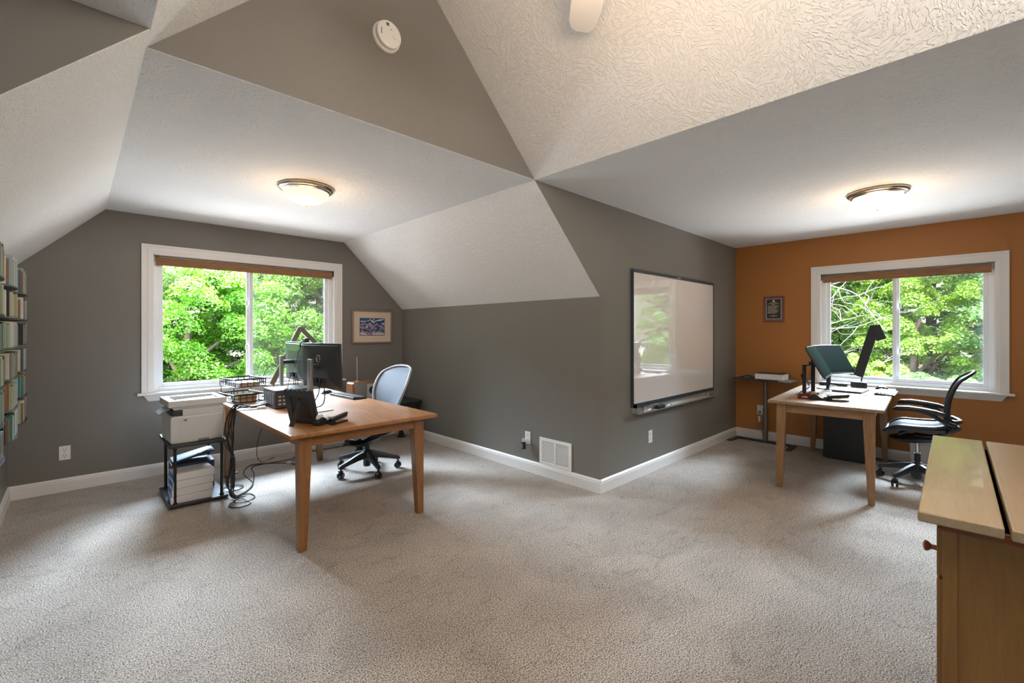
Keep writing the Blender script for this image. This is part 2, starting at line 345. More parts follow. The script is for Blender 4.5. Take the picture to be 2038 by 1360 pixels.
mb.poly([(XP, YN-T), (XO+T, YN-T), (XO+T, YW+T), (XP, YW+T)], [], fz(ZC), s2)         # flat, right wing
mb.poly([(XE-T, YN-T), (XQ, YN-T), (XQ, YR), (XE-T, YR)], [], fz(ZC), s2)   # flat, left wing
def slope(x0, z0, x1, z1, y0, y1):
    vs = [(x0, y0, z0), (x1, y0, z1), (x1, y1, z1), (x0, y1, z0)]
    mb.frustum(vs, [(x, y, z+s2) for x, y, z in vs])
slope(XQ, ZC, XL-T, ZL-T*1.03, YR+.002, YA+T); slope(XP, ZC, XK+T, ZK-T*.99, YW+.002, YA+T)
slope(XQ, ZC, XR, ZR, YN-T, YW+.001); slope(XP, ZC, XR, ZR, YN-T, YW+.001)
struct(mb.build('ceiling', 'ceil'), 'white textured ceiling, vaulted in the middle')
for nm, b in (('sun_block', (XE-1.1, XE-.14, YN-1.2, YR+1, 2.3, 2.4)), ('sun_block', (0.2, 2.4, YN-1.1, YN-.14, 3.05, 3.13))):  # unseen slabs added to keep the sun out of the added windows
    struct(MB().box(*b).build('sun_block_eave' if nm else nm, 'trim'))

def base_profile(mb, p0, p1, nrm):   # baseboard run with a moulded top
    p0 = Vector(p0); p1 = Vector(p1); n = Vector(nrm)
    prof = [(0, 0), (0.016, 0), (0.016, 0.082), (0.012, 0.090), (0.012, 0.098), (0.006, 0.106), (0.0, 0.112)]
    mb.loft([[Vector((p.x+n.x*a, p.y+n.y*a, b)) for a, b in prof] for p in (p0, p1)])
for nm, p0, p1, n in (('baseboard_back', (XL, YA), (XK, YA), (0, -1)), ('baseboard_knee', (XK, YA), (XK, YW-.0158), (-1, 0)),
                      ('baseboard_middle', (XK-.0158, YW), (XO, YW), (0, -1)), ('baseboard_right', (XO, YW), (XO, YN), (-1, 0)),
                      ('baseboard_left', (XL, YR-.016), (XL, YA), (1, 0)), ('baseboard_side', (XE, YR), (XL+.016, YR), (0, -1))):
    m_ = MB(); base_profile(m_, (*p0, 0), (*p1, 0), (*n, 0)); struct(m_.build(nm, 'trim'), 'white moulded baseboard')

def window(name, wd, wall, fn, out, label, screen_side, shade_label):
    """fn(a, d, z): a along the wall, d into the room (negative = outwards)"""
    root = thing(name, label, 'window', kind='structure'); a0, a1, z0, z1 = wd['a0'], wd['a1'], wd['z0'], wd['z1']
    def bx(mb, A0, A1, d0, d1, Z0, Z1):
        vs = [fn(a, d, z) for z in (Z0, Z1) for d in (d0, d1) for a in (A0, A1)]
        return mb.add(vs, [(0,2,3,1),(4,5,7,6),(0,1,5,4),(2,6,7,3),(0,4,6,2),(1,3,7,5)])
    c = MB()    # stepped casing
    for k, (u0, u1, d) in enumerate(((0, .018, .022), (.018, .045, .014), (.045, .062, .018), (.062, CW, .011))):
        bx(c, a0+u0, a0+u1, 0, d, z0, z1-u0); bx(c, a1-u1, a1-u0, 0, d, z0, z1-u0); bx(c, a0+u1, a1-u1, 0, d, z1-u1, z1-u0)
    c.build('casing', 'trim', root)
    s_ = MB(); bx(s_, a0-.035, a1+.035, 0, .055, z0-.022, z0); bx(s_, a0+CW, a1-CW, -.09, 0, z0-.022, z0+.002); s_.build('stool', 'trim', root, bevel=.006)
    ap = MB(); ap.loft([[fn(a0+.012, 0, z0-.02), fn(a1-.012, 0, z0-.02), fn(a1-.012, .035, z0-.022), fn(a0+.012, .035, z0-.022)],
                        [fn(a0+.05, 0, z0-.082), fn(a1-.05, 0, z0-.082), fn(a1-.05, .008, z0-.08), fn(a0+.05, .008, z0-.08)]]); ap.build('apron', 'trim', root)
    A0, A1, Z0, Z1 = a0+CW, a1-CW, z0, z1-CW
    j = MB(); bx(j, A0, A0+.008, -.13, 0, Z0, Z1); bx(j, A1-.008, A1, -.13, 0, Z0, Z1); bx(j, A0, A1, -.13, 0, Z1-.008, Z1); j.build('jamb', 'trim', root)
    f = MB(); q = .042
    bx(f, A0+.008, A0+.008+q, -.13, -.06, Z0, Z1-.008); bx(f, A1-.008-q, A1-.008, -.13, -.06, Z0, Z1-.008); bx(f, A0+.05, A1-.05, -.13, -.06, Z0, Z0+q); bx(f, A0+.05, A1-.05, -.13, -.06, Z1-.05, Z1-.008)
    f.build('window_frame', 'vinyl', root, bevel=.003)
    mid = (A0+A1)/2 + (-.03 if screen_side > 0 else .03)
    for k, (b0, b1, dd) in enumerate(((A0+.05, mid+.028, -.085), (mid-.028, A1-.05, -.112))):
        s_ = MB(); q = .034
        bx(s_, b0, b0+q, dd-.012, dd+.014, Z0+.042, Z1-.05); bx(s_, b1-q, b1, dd-.012, dd+.014, Z0+.042, Z1-.05)
        bx(s_, b0+q, b1-q, dd-.012, dd+.014, Z0+.042, Z0+.042+q); bx(s_, b0+q, b1-q, dd-.012, dd+.014, Z1-.05-q, Z1-.05)
        so = s_.build('sash', 'vinyl', root, bevel=.003)
        g = MB(); bx(g, b0+q, b1-q, dd-.002, dd+.002, Z0+.042+q, Z1-.05-q); g.build('pane', 'glass', so)
        if (k == 1) == (screen_side > 0):
            g = MB(); g.add([fn(b0+q, -.127, Z0+.05), fn(b1-q, -.127, Z0+.05), fn(b1-q, -.127, Z1-.06), fn(b0+q, -.127, Z1-.06)], [(0,1,2,3)]); g.build('insect_screen', 'screen' if screen_side > 0 else 'screen2', root)
    lt = MB(); lz = (Z0+Z1)/2
    for zz in (lz-.28, lz+.2): bx(lt, mid-.045, mid-.028, -.072, -.05, zz, zz+.06)
    lt.build('latch', 'vinyl', root, bevel=.004)
    # woven roller shade: hangs from two brackets inside the opening
    sh = thing('roller_shade', shade_label, 'blind')
    r_ = MB(); r_.cyl(fn(A0+.03, -.035, Z1-.045), fn(A1-.03, -.035, Z1-.045), .024, n=20); r_.build('roll', 'shade', sh, smooth=True)
    r_ = MB(); bx(r_, A0+.028, A1-.028, -.013, -.009, Z1-.105, Z1-.028); r_.build('valance', 'shade', sh)
    for sgn, A in ((1, A0+.008), (-1, A1-.008)):
        r_ = MB(); lo, hi = sorted((A, A+sgn*.004)); bx(r_, lo, hi, -.06, -.006, Z1-.075, Z1-.012)
        lo, hi = sorted((A, A+sgn*.045)); bx(r_, lo, hi, -.02, -.006, Z1-.0145, Z1-.008); r_.build('bracket', 'bracket', sh)
    return root
window('window_1', W1, 'back', lambda a, d, z: Vector((a, YA-d, z)), 1, 'wide white sliding window in the taupe gable wall', 1, 'rolled up brown woven shade at the head of the taupe wall window')
window('window_2', W2, 'right', lambda a, d, z: Vector((XO-d, a, z)), 1, 'white sliding window in the orange wall', -1, 'rolled up brown woven shade at the head of the orange wall window')
def added_window(name, a0, a1, z0, z1, fn):
    root = thing(name, 'unseen white framed window added behind the viewer for fill light', 'window', kind='structure')
    def bx(mb, A0, A1, d0, d1, Z0, Z1):
        vs = [fn(a, d, z) for z in (Z0, Z1) for d in (d0, d1) for a in (A0, A1)]
        return mb.add(vs, [(0,2,3,1),(4,5,7,6),(0,1,5,4),(2,6,7,3),(0,4,6,2),(1,3,7,5)])
    f = MB(); q = .06; bx(f, a0, a0+q, -.1, .02, z0, z1); bx(f, a1-q, a1, -.1, .02, z0, z1); bx(f, a0+q, a1-q, -.1, .02, z0, z0+q); bx(f, a0+q, a1-q, -.1, .02, z1-q, z1)
    bx(f, (a0+a1)/2-.03, (a0+a1)/2+.03, -.1, 0, z0+q, z1-q); f.build('window_frame', 'vinyl', root)
added_window('added_window_3', -0.4, 1.4, 0.9, 2.1, lambda a, d, z: Vector((XE+d, a, z)))  # unseen window added as the opening for the left fill lamp
added_window('added_window_4', 0.8, 1.78, 2.25, 2.95, lambda a, d, z: Vector((a, YN+d, z)))  # high unseen window added so fill light reaches the back gable

# ------------------------------------------------------------------ desks
def desk(name, label, loc, rz, wx, ly, zt, mats, leg=.078, foot=.05, ins=(.075, .075), ap=.075):
    """origin at the centre of the floor footprint; wx, ly = size of the top along local x and y"""
    t = thing(name, label, 'desk', loc, rz); top, apx, apy, lg = mats
    MB().box(-wx/2, wx/2, -ly/2, ly/2, zt-.026, zt).build('tabletop', top, t, bevel=.006)
    ax, ay = wx/2-ins[0], ly/2-ins[1]
    for s in (-1, 1):
        MB().box(-ax+leg, ax-leg, *sorted((s*(ay-.012), s*(ay-.034))), zt-.026-ap, zt-.026).build('apron', apx, t)
        MB().box(*sorted((s*(ax-.012), s*(ax-.034))), -ay+leg, ay-leg, zt-.026-ap, zt-.026).build('apron', apy, t)
    for sx in (-1, 1):
        for sy in (-1, 1):
            X, Y = sx*ax, sy*ay
            def q(wd, z): return [Vector((x, y, z)) for x, y in ((X, Y), (X-sx*wd, Y), (X-sx*wd, Y-sy*wd), (X, Y-sy*wd))]
            MB().loft([q(foot, .002), q(leg, zt-.026-ap-.03), q(leg, zt-.026)]).build('leg', lg, t, bevel=.004)
    return t
ZT1, ZT2 = .748, .765
desk('desk', 'large honey oak desk with tapered legs by the back window', (1.442, 3.905, 0), 0, 1.05, 2.13, ZT1, ('oak', 'oakx', 'oak', 'oakz'))
RZ2 = R(3.5)
def d2(x, y, z=0): # point of the second desk's top, from world numbers
    return (x, y, ZT2+z)
desk('desk', 'light oak desk with tapered legs against the orange wall window', (5.285, .955, 0), RZ2, 1.74, .80, ZT2, ('oak2', 'oak2', 'oak2y', 'oak2z'), leg=.075, foot=.043, ins=(.05, .06))

# ------------------------------------------------------------------ mesh office chairs
def chair(label, loc, rz, zs, arms, meshm, rimm, rec=0.0, spin=0, bz=.06):
    t = thing('office_chair', label, 'chair', loc, rz)
    b = MB()
    for k in range(5):
        a = 2*PI*k/5+spin; d = Vector((math.cos(a), math.sin(a), 0)); n = Vector((-math.sin(a), math.cos(a), 0)); rings = []
        for u, z, w_, h_ in ((.02, .165, .026, .045), (.12, .150, .024, .036), (.22, .125, .021, .026), (.30, .105, .019, .022), (.315, .10, .012, .014)):
            rings.append([d*u+n*(w_*cx)+Vector((0, 0, z+h_*cz)) for cx, cz in ((-1, -.7), (1, -.7), (1, .3), (.6, .8), (-.6, .8), (-1, .3))])
        b.loft(rings)
    b.lathe([(.03, .05), (.034, .06), (.036, .11), (.05, .13), (.052, .17), (.04, .20), (.03, .21)], 24)
    b.build('star_base', 'satin', t, smooth=True)
    for k in range(5):
        a = 2*PI*k/5+spin; c = Vector((.295*math.cos(a), .295*math.sin(a), 0)); q = a+1.1+k
        ax = Vector((math.cos(q), math.sin(q), 0)); m_ = MB()
        for s in (-1, 1): m_.cyl(c+ax*s*.009+Vector((0, 0, .030)), c+ax*s*.027+Vector((0, 0, .030)), .030, .026, n=20)
        m_.cyl(c+Vector((0, 0, .03)), c+Vector((0, 0, .105)), .008, n=8)
        m_.tube([c-ax*.022+Vector((0, 0, .064)), c+Vector((0, 0, .071)), c+ax*.022+Vector((0, 0, .064))], .007, smooth=3)
        m_.build('caster', 'black', t, smooth=True)
    g = MB(); g.cyl((0, 0, .20), (0, 0, .30), .024, n=20); g.build('gas_lift_sleeve', 'black', t, smooth=True)
    g = MB(); g.cyl((0, 0, .20), (0, 0, zs-.10), .0155, n=20); g.build('gas_lift', 'chrome', t, smooth=True)
    # tilt mechanism: a ladle shaped housing under the seat with swing arms
    m_ = MB(); rings = []
    for y, w_, z0, z1 in ((-.17, .04, -.09, -.05), (-.10, .075, -.13, -.045), (0, .085, -.15, -.05), (.10, .10, -.155, -.07), (.17, .10, -.14, -.085), (.21, .06, -.125, -.10)):
        rings.append([Vector((w_*cx, y, zs-.04+(z0+z1)/2+(z1-z0)/2*cz)) for cx, cz in ((-1, 0), (-.7, -.8), (0, -1), (.7, -.8), (1, 0), (.7, .8), (0, 1), (-.7, .8))])
    m_.loft(rings)
    for s in (-1, 1):
        m_.tube([(s*.09, .14, zs-.11), (s*.13, .06, zs-.06), (s*.19, 0, zs-.035)], .014)
        m_.tube([(s*.06, .02, zs-.10), (s*.16, -.10, zs-.08), (s*.20, -.22, zs-.02), (s*.19, -.255, zs+.05)], .015)
    m_.build('tilt_mechanism', 'black', t, smooth=True)
    # seat
    NU, NV = 14, 14
    def seat(u, v):   # u -1..1 across, v 0 front .. 1 back
        wv = .255*(1-abs(2*v-1)**5*.25); y = .235-.45*v
        return Vector((u*wv, y, zs+.022*u*u*(.3+.7*v)-.075*max(0, 1-v*3.2)**2-.012*math.sin(PI*v)+.03*max(0, v-.8)*5*.4))
    s_ = MB(); vs = [seat(-1+2*i/NU, j/NV) for j in range(NV+1) for i in range(NU+1)]
    s_.add(vs, [(j*(NU+1)+i, j*(NU+1)+i+1, (j+1)*(NU+1)+i+1, (j+1)*(NU+1)+i) for j in range(NV) for i in range(NU)])
    so = s_.build('seat', meshm, t, smooth=True); so.modifiers.new('thick', 'SOLIDIFY').thickness = .006
    ed = [seat(-1, j/NV) for j in range(NV+1)]+[seat(-1+2*i/NU, 1) for i in range(1, NU+1)]+[seat(1, 1-j/NV) for j in range(1, NV+1)]+[seat(1-2*i/NU, 0) for i in range(1, NU)]
    ed.append(ed[0]); e_ = MB(); e_.tube(ed, .015, smooth=2, n=10)
    for s in (-1, 1): e_.loft([[Vector((s*(.235+dx), y, zs+z+dz)) for dx, dz in ((-.02, -.03), (.018, -.03), (.024, .0), (-.016, .008))] for y, z in ((.20, -.045), (.10, -.012), (-.05, -.012), (-.2, .0))])
    e_.build('seat_frame', rimm if not arms else 'satin', so, smooth=True)
    # backrest
    NT, NS = 22, 12; th = rec
    def wid(q):
        if q < .62: k = q/.62; return .165+.095*(k*k*(3-2*k))
        k = (q-.62)/.38; return .26*(1-k**3.2)**.42
    def back(s, q):
        w_ = wid(q); h = .53*q; y = -.235-.035*math.sin(PI*q*.95)*-1-.10*q-.07*q**3-max(0, q-.86)*.35+.035*s*s*(1-q*.5)
        p = Vector((s*w_, y, h)); y0 = -.235; p.y -= y0
        p = Vector((p.x, p.y*math.cos(th)-p.z*math.sin(th), p.y*math.sin(th)+p.z*math.cos(th))); p.y += y0; p.z += zs+bz
        return p
    k_ = MB(); qs = [min(.999, j/NT) for j in range(NT+1)]
    vs = [back(-1+2*i/NS, q) for q in qs for i in range(NS+1)]
    k_.add(vs, [(j*(NS+1)+i, j*(NS+1)+i+1, (j+1)*(NS+1)+i+1, (j+1)*(NS+1)+i) for j in range(NT) for i in range(NS)])
    ko = k_.build('backrest', meshm, t, smooth=True); ko.modifiers.new('thick', 'SOLIDIFY').thickness = .006
    qf = [j/24 for j in range(22)]+[.90, .94, .965, .985, .996, .9995]
    lp = [back(-1, q) for q in qf]+[back(1, q) for q in qf[::-1]]+[back(x, 0) for x in (.6, .2, -.2, -.6, -1)]
    r_ = MB(); r_.tube(lp, .0135, smooth=2, n=10); r_.build('back_frame', rimm, ko, smooth=True)
    sp = MB()
    for s in (-1, 1): sp.tube([(s*.19, -.22, zs-.02), (s*.195, -.285, zs+.03), back(s*.99, .10)+Vector((0, -.03, 0)), back(s*.99, .34)+Vector((0, -.012, 0))], lambda q: .024-.012*q, n=10)
    sp.tube([back(-.95, .16)+Vector((0, -.045, 0)), back(0, .14)+Vector((0, -.07, 0)), back(.95, .16)+Vector((0, -.045, 0))], .018)
    sp.build('back_support', 'black', t, smooth=True)
    if arms:
        for s in (-1, 1):
            a_ = MB(); rings = []; x = s*.285
            for y, z, w_, h_ in ((.185, -.014, .022, .016), (.16, -.002, .040, .028), (.08, .006, .046, .030), (-.02, .0, .046, .029), (-.12, -.012, .04, .026), (-.18, -.028, .028, .020)):
                rings.append([Vector((x+w_*cx, y-.02, zs+.175+z+h_*cz)) for cx, cz in ((-1, 0), (-.7, -.8), (.7, -.8), (1, 0), (.75, .7), (-.75, .7))])
            a_.loft(rings); ao = a_.build('armrest', 'black', t, smooth=True, bevel=.004)
            a_ = MB(); a_.tube([(s*.27, -.03, zs+.16), (s*.275, -.10, zs+.14), (s*.27, -.19, zs+.08), (s*.22, -.26, zs+.05)], lambda q: .020-.003*q, n=10)
            a_.build('arm_support', 'black', ao, smooth=True)
    return t
chair('armless mesh office chair with a blue gray back at the honey oak desk', (2.06, 4.18, 0), R(96), .45, False, 'pad', 'meshrim', rec=.02, spin=R(24), bz=.03)
c2 = chair('black mesh office chair with armrests seen from the side at the light oak desk', (5.44, .385, 0), R(2), .585, True, 'darkmesh', 'black', rec=-.08, spin=R(77), bz=-.01)
c2.scale = (.92, .92, .92)

# ------------------------------------------------------------------ printer cart and what it holds
cx0, cx1, cy0, cy1 = .515, .905, 4.285, 4.87
t = thing('printer_cart', 'two shelf black cart on four thin posts under the printer', 'cart', ((cx0+cx1)/2, (cy0+cy1)/2, 0))
hx, hy = (cx1-cx0)/2, (cy1-cy0)/2
for z in (.012, .468): MB().box(-hx, hx, -hy, hy, z, z+.020).build('shelf', 'satin', t, bevel=.003)
for sx in (-1, 1):
    for sy in (-1, 1):
        p = MB(); X, Y = sx*(hx-.04), sy*(hy-.04); p.cyl((X, Y, .0), (X, Y, .47), .011, n=14); p.lathe([(.018, 0), (.018, .006), (.011, .012)], 14, (X, Y, .032)); p.lathe([(.012, 0), (.017, .01), (.017, .02)], 14, (X, Y, .447)); p.build('post', 'blackm', t, smooth=True)
def printer():
    t = thing('printer', 'white and gray laser printer with open top tray on the black cart', 'printer', (.70, 4.545, .488), R(2))
    MB().box(-.175, .175, -.20, .20, 0, .215).build('body', 'wplastic', t, bevel=.012, seg=3)
    MB().box(-.178, -.120, -.2035, -.196, .015, .20).build('side_panel', 'wplastic', t, bevel=.002)
    MB().box(-.095, -.072, -.2015, -.199, .175, .190).build('button', 'gplastic', t, bevel=.001)
    MB().box(.0, .075, -.206, -.195, .006, .024).build('handle_recess', 'gplastic', t, bevel=.003)
    MB().box(-.10, .178, -.195, .19, .213, .265).build('scanner_neck', 'wplastic', t, bevel=.006)
    MB().box(-.16, -.098, -.17, .14, .213, .258).build('output_slot', 'satin', t, bevel=.003)
    MB().loft([[Vector((x*k, y*k, z)) for x, y in ((-.165, -.19), (.18, -.19), (.18, .19), (-.165, .19))] for k, z in ((.93, .262), (1, .285))]).build('scanner_bed', 'wplastic', t, bevel=.003)
    b = MB(); b.poly([(-.19, -.19), (.20, -.19), (.20, .20), (-.19, .20)], [[(-.14, -.155), (.165, -.155), (.165, .15), (-.14, .15)]], fz(.286), .052); b.build('scanner_lid', 'wplastic', t, bevel=.007)
    MB().box(-.138, .163, -.153, .148, .286, .291).build('feeder_floor', 'satin', t)
    b = MB(); b.loft([[Vector((x, -.10, z)) for x, z in ((-.11, .300), (.15, .312), (.15, .317), (-.11, .305))], [Vector((x, .0, z)) for x, z in ((-.11, .318), (.15, .328), (.15, .333), (-.11, .323))]]); b.build('paper_tray', 'wplastic', t)
    b = MB(); b.loft([[Vector((x, -.15, z)) for x, z in ((-.172, .272), (-.238, .225), (-.247, .235), (-.180, .284))], [Vector((x, .0, z)) for x, z in ((-.172, .28), (-.238, .235), (-.247, .245), (-.180, .292))]]); b.build('control_panel', 'gplastic', t, bevel=.003)
printer()
def ream(k, label):
    t = thing('paper_ream', label, 'paper', (.665+.004*k, 4.42+.004*k, .032+.058*k), R(-2+2*k), group='reams of paper on the lower cart shelf')
    MB().box(-.134, .134, -.105, .105, 0, .056).build('sheets', 'paper', t, bevel=.004)
    MB().box(-.1355, -.12, -.09, .08, .008, .05).build('wrapper_label', 'blue', t)
for k, lb in enumerate(('bottom ream of white paper on the lower cart shelf', 'middle ream of white paper in the stack on the lower cart shelf', 'third ream of white paper, second from the top of the cart stack', 'topmost ream of white paper on the lower cart shelf')): ream(k, lb)
t = thing('file_box', 'dark navy file box standing behind the paper on the cart', 'box', (.72, 4.72, .032), R(-2))
MB().box(-.15, .15, -.11, .10, 0, .23).build('body', 'navy', t, bevel=.004)
b = MB(); b.loft([[Vector((x, -.10, z)) for x, z in ((-.14, .24), (.15, .30), (.15, .315), (-.14, .255))], [Vector((x, .10, z)) for x, z in ((-.14, .24), (.15, .30), (.15, .315), (-.14, .255))]]); b.build('lid', 'navy', t)
b = MB(); b.lathe([(.012, 0), (.012, .004), (.006, .008)], 16, (-.03, -.112, .12), Matrix.Rotation(R(90), 3, 'X')); b.build('clasp', 'chrome', t)
t = thing('floor_stand', 'short black post on a round base beside the printer cart', 'stand', (.985, 4.52, 0))
MB().lathe([(.085, 0), (.085, .006), (.07, .012), (.02, .016)], 32).build('base', 'blackm', t, smooth=True)
MB().lathe([(.014, .01), (.014, .13), (.022, .14), (.022, .26), (.012, .27)], 20).build('post', 'blackm', t, smooth=True)
b = MB(); b.cyl((-.04, 0, .13), (.04, 0, .13), .006, n=10); b.build('knob', 'blackm', t)

# ------------------------------------------------------------------ on the honey oak desk
def wire_tray(z, label, loc, rz):
    t = thing('letter_tray', label, 'tray', (*loc, z), rz, group='black wire trays on the honey oak desk'); a, b_ = .125, .165; r = .0036
    rim = MB(); rim.tube([(-a, b_, .065), (-a, -b_, .065), (a, -b_, .065)], r*1.9, smooth=0); rim.tube([(a, -b_, .065), (a, b_, .065), (-a, b_, .065)], r*1.9, smooth=0)
    for zz in (.0, .035): rim.tube([(-a, -b_, zz), (a, -b_, zz), (a, b_, zz), (-a, b_, zz), (-a, -b_, zz)], r, smooth=0)
    rim.build('rim', 'blackm', t)
    g = MB()
    for i in range(9): y = -b_+2*b_*i/8; g.tube([(-a, y, .065), (-a, y, 0), (a, y, 0), (a, y, .065)], r, 6, smooth=0)
    for i in range(6): x = -a+2*a*i/5; g.tube([(x, -b_, .065), (x, -b_, 0), (x, b_, 0), (x, b_, .065)], r, 6, smooth=0)
    g.build('wire_basket', 'blackm', t)
    return t
tl = wire_tray(ZT1+.004, 'lower black wire letter tray at the far left of the honey oak desk', (1.075, 4.60), R(8))
tu = wire_tray(ZT1+.135, 'upper black wire letter tray stacked on posts over the lower one', (1.085, 4.61), R(8))
for sx in (-1, 1):
    for sy in (-1, 1): MB().tube([(sx*.125, sy*.14, -.066), (sx*.125, sy*.14, .0)], .0035, smooth=0).build('stacking_post', 'blackm', tu)
def block(name, label, cat, loc, rz, sx, sy, sz, cover, pages):
    t = thing(name, label, cat, loc, rz)
    MB().box(-sx/2+.003, sx/2-.004, -sy/2+.004, sy/2-.004, .003, sz-.003).build('pages', pages, t)
    c = MB(); c.box(-sx/2, sx/2, -sy/2, sy/2, 0, .003); c.box(-sx/2, sx/2, -sy/2, sy/2, sz-.003, sz); c.box(-sx/2, -sx/2+.003, -sy/2, sy/2, .003, sz-.003); c.build('cover', cover, t)
    return t
block('book', 'thick white book with brown edge in the lower wire tray', 'book', (1.08, 4.53, ZT1+.008), R(8), .16, .13, .055, 'white', 'kraft')
block('book', 'flat brown edged book lying in the upper wire tray', 'book', (1.09, 4.60, ZT1+.139), R(8), .17, .25, .03, 'white', 'kraft')
# compact computer
t = thing('computer', 'small black desktop computer with ports facing out behind the photo frame', 'computer', (1.275, 4.04, ZT1))
MB().box(-.135, .135, -.155, .155, .006, .149).build('case', 'satin', t, bevel=.004)
b = MB()
for i in range(7):
    for j in range(3): b.box(-.11+.032*i, -.09+.032*i, -.158, -.154, .03+.03*j, .045+.03*j)
b.build('port', 'silver', t)
b = MB()
for i in range(5): b.box(-.1375, -.134, -.12+.05*i, -.09+.05*i, .03, .12)
b.build('side_vent', 'gplastic', t)
for sx in (-1, 1):
    for sy in (-1, 1): MB().cyl((sx*.11, sy*.13, 0), (sx*.11, sy*.13, .008), .012, n=12).build('rubber_foot', 'black', t)
block('notebook', 'slim silver notebook leaning flat beside the small computer', 'notebook', (1.085, 4.06, ZT1), R(-12), .06, .16, .018, 'silver', 'paper')

def monitor(label, base, c, wid, hgt, rz, tilt, foot, logo=False, stand='silver', group=None):
    """c = centre of the panel; local -Y is the back, +Y the screen"""
    t = thing('monitor', label, 'monitor', (c[0], c[1], base), rz, group=group); zc = c[2]-base
    rt = Matrix.Translation((0, 0, zc)) @ Matrix.Rotation(tilt, 4, 'X')
    MB().box(-wid/2, wid/2, -.012, .008, -hgt/2, hgt/2, rt).build('panel', 'mblack', t, bevel=.003)
    p = MB(); p.loft([[rt @ Vector((x*wid*.5*k, y, z*hgt*.5*k2-.0)) for x, z in ((-1, -1), (1, -1), (1, 1), (-1, 1))] for k, k2, y in ((.96, .94, -.011), (.93, .90, -.020), (.5, .55, -.030))]); p.build('rear_shell', 'mblack', t, bevel=.004)
    s_ = MB(); s_.box(-wid/2+.007, wid/2-.007, .008, .0095, -hgt/2+.016, hgt/2-.007, rt); s_.build('screen', 'screenglass', t)
    if foot:
        fy_ = foot
        MB().box(-.10, .10, fy_-.03, fy_+.13, 0, .007).build('stand_base', stand, t, bevel=.003)
        MB().box(-.026, .026, fy_-.022, fy_+.004, .007, zc+.055).build('stand_column', stand, t, bevel=.006)
        MB().box(-.03, .03, fy_, -.03, zc-.02, zc+.012).build('stand_arm', 'satin', t, bevel=.004)
    if logo:
        g = MB(); g.tube([rt @ Vector((.026*math.cos(2*PI*i/28), -.0312, hgt*.16+.026*math.sin(2*PI*i/28))) for i in range(29)], .0022, 6, smooth=0)
        lo = g.build('logo', 'silver', t)
        cu = bpy.data.curves.new('logo_letters', 'FONT'); cu.body = 'DELL'; cu.size = .02; cu.extrude = .0006; cu.align_x = 'CENTER'; cu.align_y = 'CENTER'
        tmp = bpy.data.objects.new('tmp', cu); me = bpy.data.meshes.new_from_object(tmp); bpy.data.objects.remove(tmp); me.materials.clear(); me.materials.append(M['silver'])
        o = bpy.data.objects.new('logo_letters', me); COL.objects.link(o); o.parent = t
        o.matrix_local = rt @ Matrix.Translation((0, -.0312, hgt*.16)) @ Matrix.Rotation(PI/2, 4, 'X')
    p = MB(); p.box(-.09, .09, -.028, -.0225, -hgt*.40, -hgt*.22, rt); p.build('port_bay', 'slot', t)
    for i, x in enumerate((-.05, -.02, .03)): MB().box(x-.007, x+.007, -.046, -.029, -hgt*.38, -hgt*.28, rt).build('cable_plug', 'black', t)
    return t
monitor('nearer black monitor seen from behind on a silver stand', ZT1, (1.405, 3.62, 1.10), .505, .35, R(-90+11.6), R(2), -.09, True)
monitor('farther black monitor seen from behind with the webcam on top', ZT1, (1.445, 4.32, 1.10), .56, .35, R(-90-2.5), R(2), -.115)
t = thing('webcam', 'small black webcam clipped on the farther monitor', 'webcam', (1.435, 4.045, 1.277), R(-88))
MB().box(-.03, .03, -.018, .018, .006, .034).build('body', 'black', t, bevel=.008, seg=3)
b = MB(); b.tube([(0, -.012, .008), (0, -.045, -.01), (0, -.05, -.045)], .006); b.box(-.02, .02, -.03, .025, -.002, .006); b.build('clip', 'black', t, smooth=True)
b = MB(); b.lathe([(.011, 0), (.011, .004), (.007, .006)], 20, (0, .018, .02), Matrix.Rotation(R(-90), 3, 'X')); b.build('lens', 'screenglass', t)

def angled_lamp(label, loc, rz, pts, wd, th, m, drum, cat='lamp'):
    """pts: three (a, z) in the lamp's own plane: bottom, bend, tip"""
    t = thing('desk_lamp', label, cat, loc, rz)
    (a0, z0), (a1, z1), (a2, z2) = pts
    A, B, C_ = Vector((a0, 0, z0)), Vector((a1, 0, z1)), Vector((a2, 0, z2)); d1 = (B-A).normalized(); d2_ = (C_-B).normalized()
    n1 = Vector((-d1.z, 0, d1.x)); n2 = Vector((-d2_.z, 0, d2_.x)); mi = (n1+n2).normalized(); ml = (wd/2)/mi.dot(n1); Y = Vector((0, th/2, 0))
    def bar(P, u, Q, v): return MB().frustum([P+u-Y, P-u-Y, P-u+Y, P+u+Y], [Q+v-Y, Q-v-Y, Q-v+Y, Q+v+Y])
    xz = lambda v: (v.x, v.z); fp = lambda a, z, d: Vector((a, d-th/2, z)); inn = B-mi*ml
    MB().poly([xz(A+n1*wd/2), xz(A-n1*wd/2), xz(inn), xz(B+n1*wd/2)], [], fp, th).build('lower_arm', m, t, bevel=.002)
    MB().poly([xz(inn), xz(C_-n2*wd/2), xz(C_+n2*wd/2), xz(B+n2*wd/2), xz(B+n1*wd/2)], [], fp, th).build('lamp_head', m, t, bevel=.002)
    MB().lathe([(drum, 0), (drum, .062), (drum-.006, .068)], 36, (a0+.005, 0, 0)).build('base', 'black' if m == 'black' else m, t, smooth=True)
    b = MB(); b.tube([(a0+.02, .022, .06), (a0+.03, .022, z0*.9+.02), (a0+(a1-a0)*.25, .014, z0+(z1-z0)*.25)], .006); b.build('support_rod', 'blackm', t, smooth=True)
    return t
angled_lamp('taupe folded arm lamp standing at the back window', (0, 4.86, ZT1), 0, ((1.395, .095), (1.665, .655), (1.815, .50)), .047, .018, 'taupe', .06)
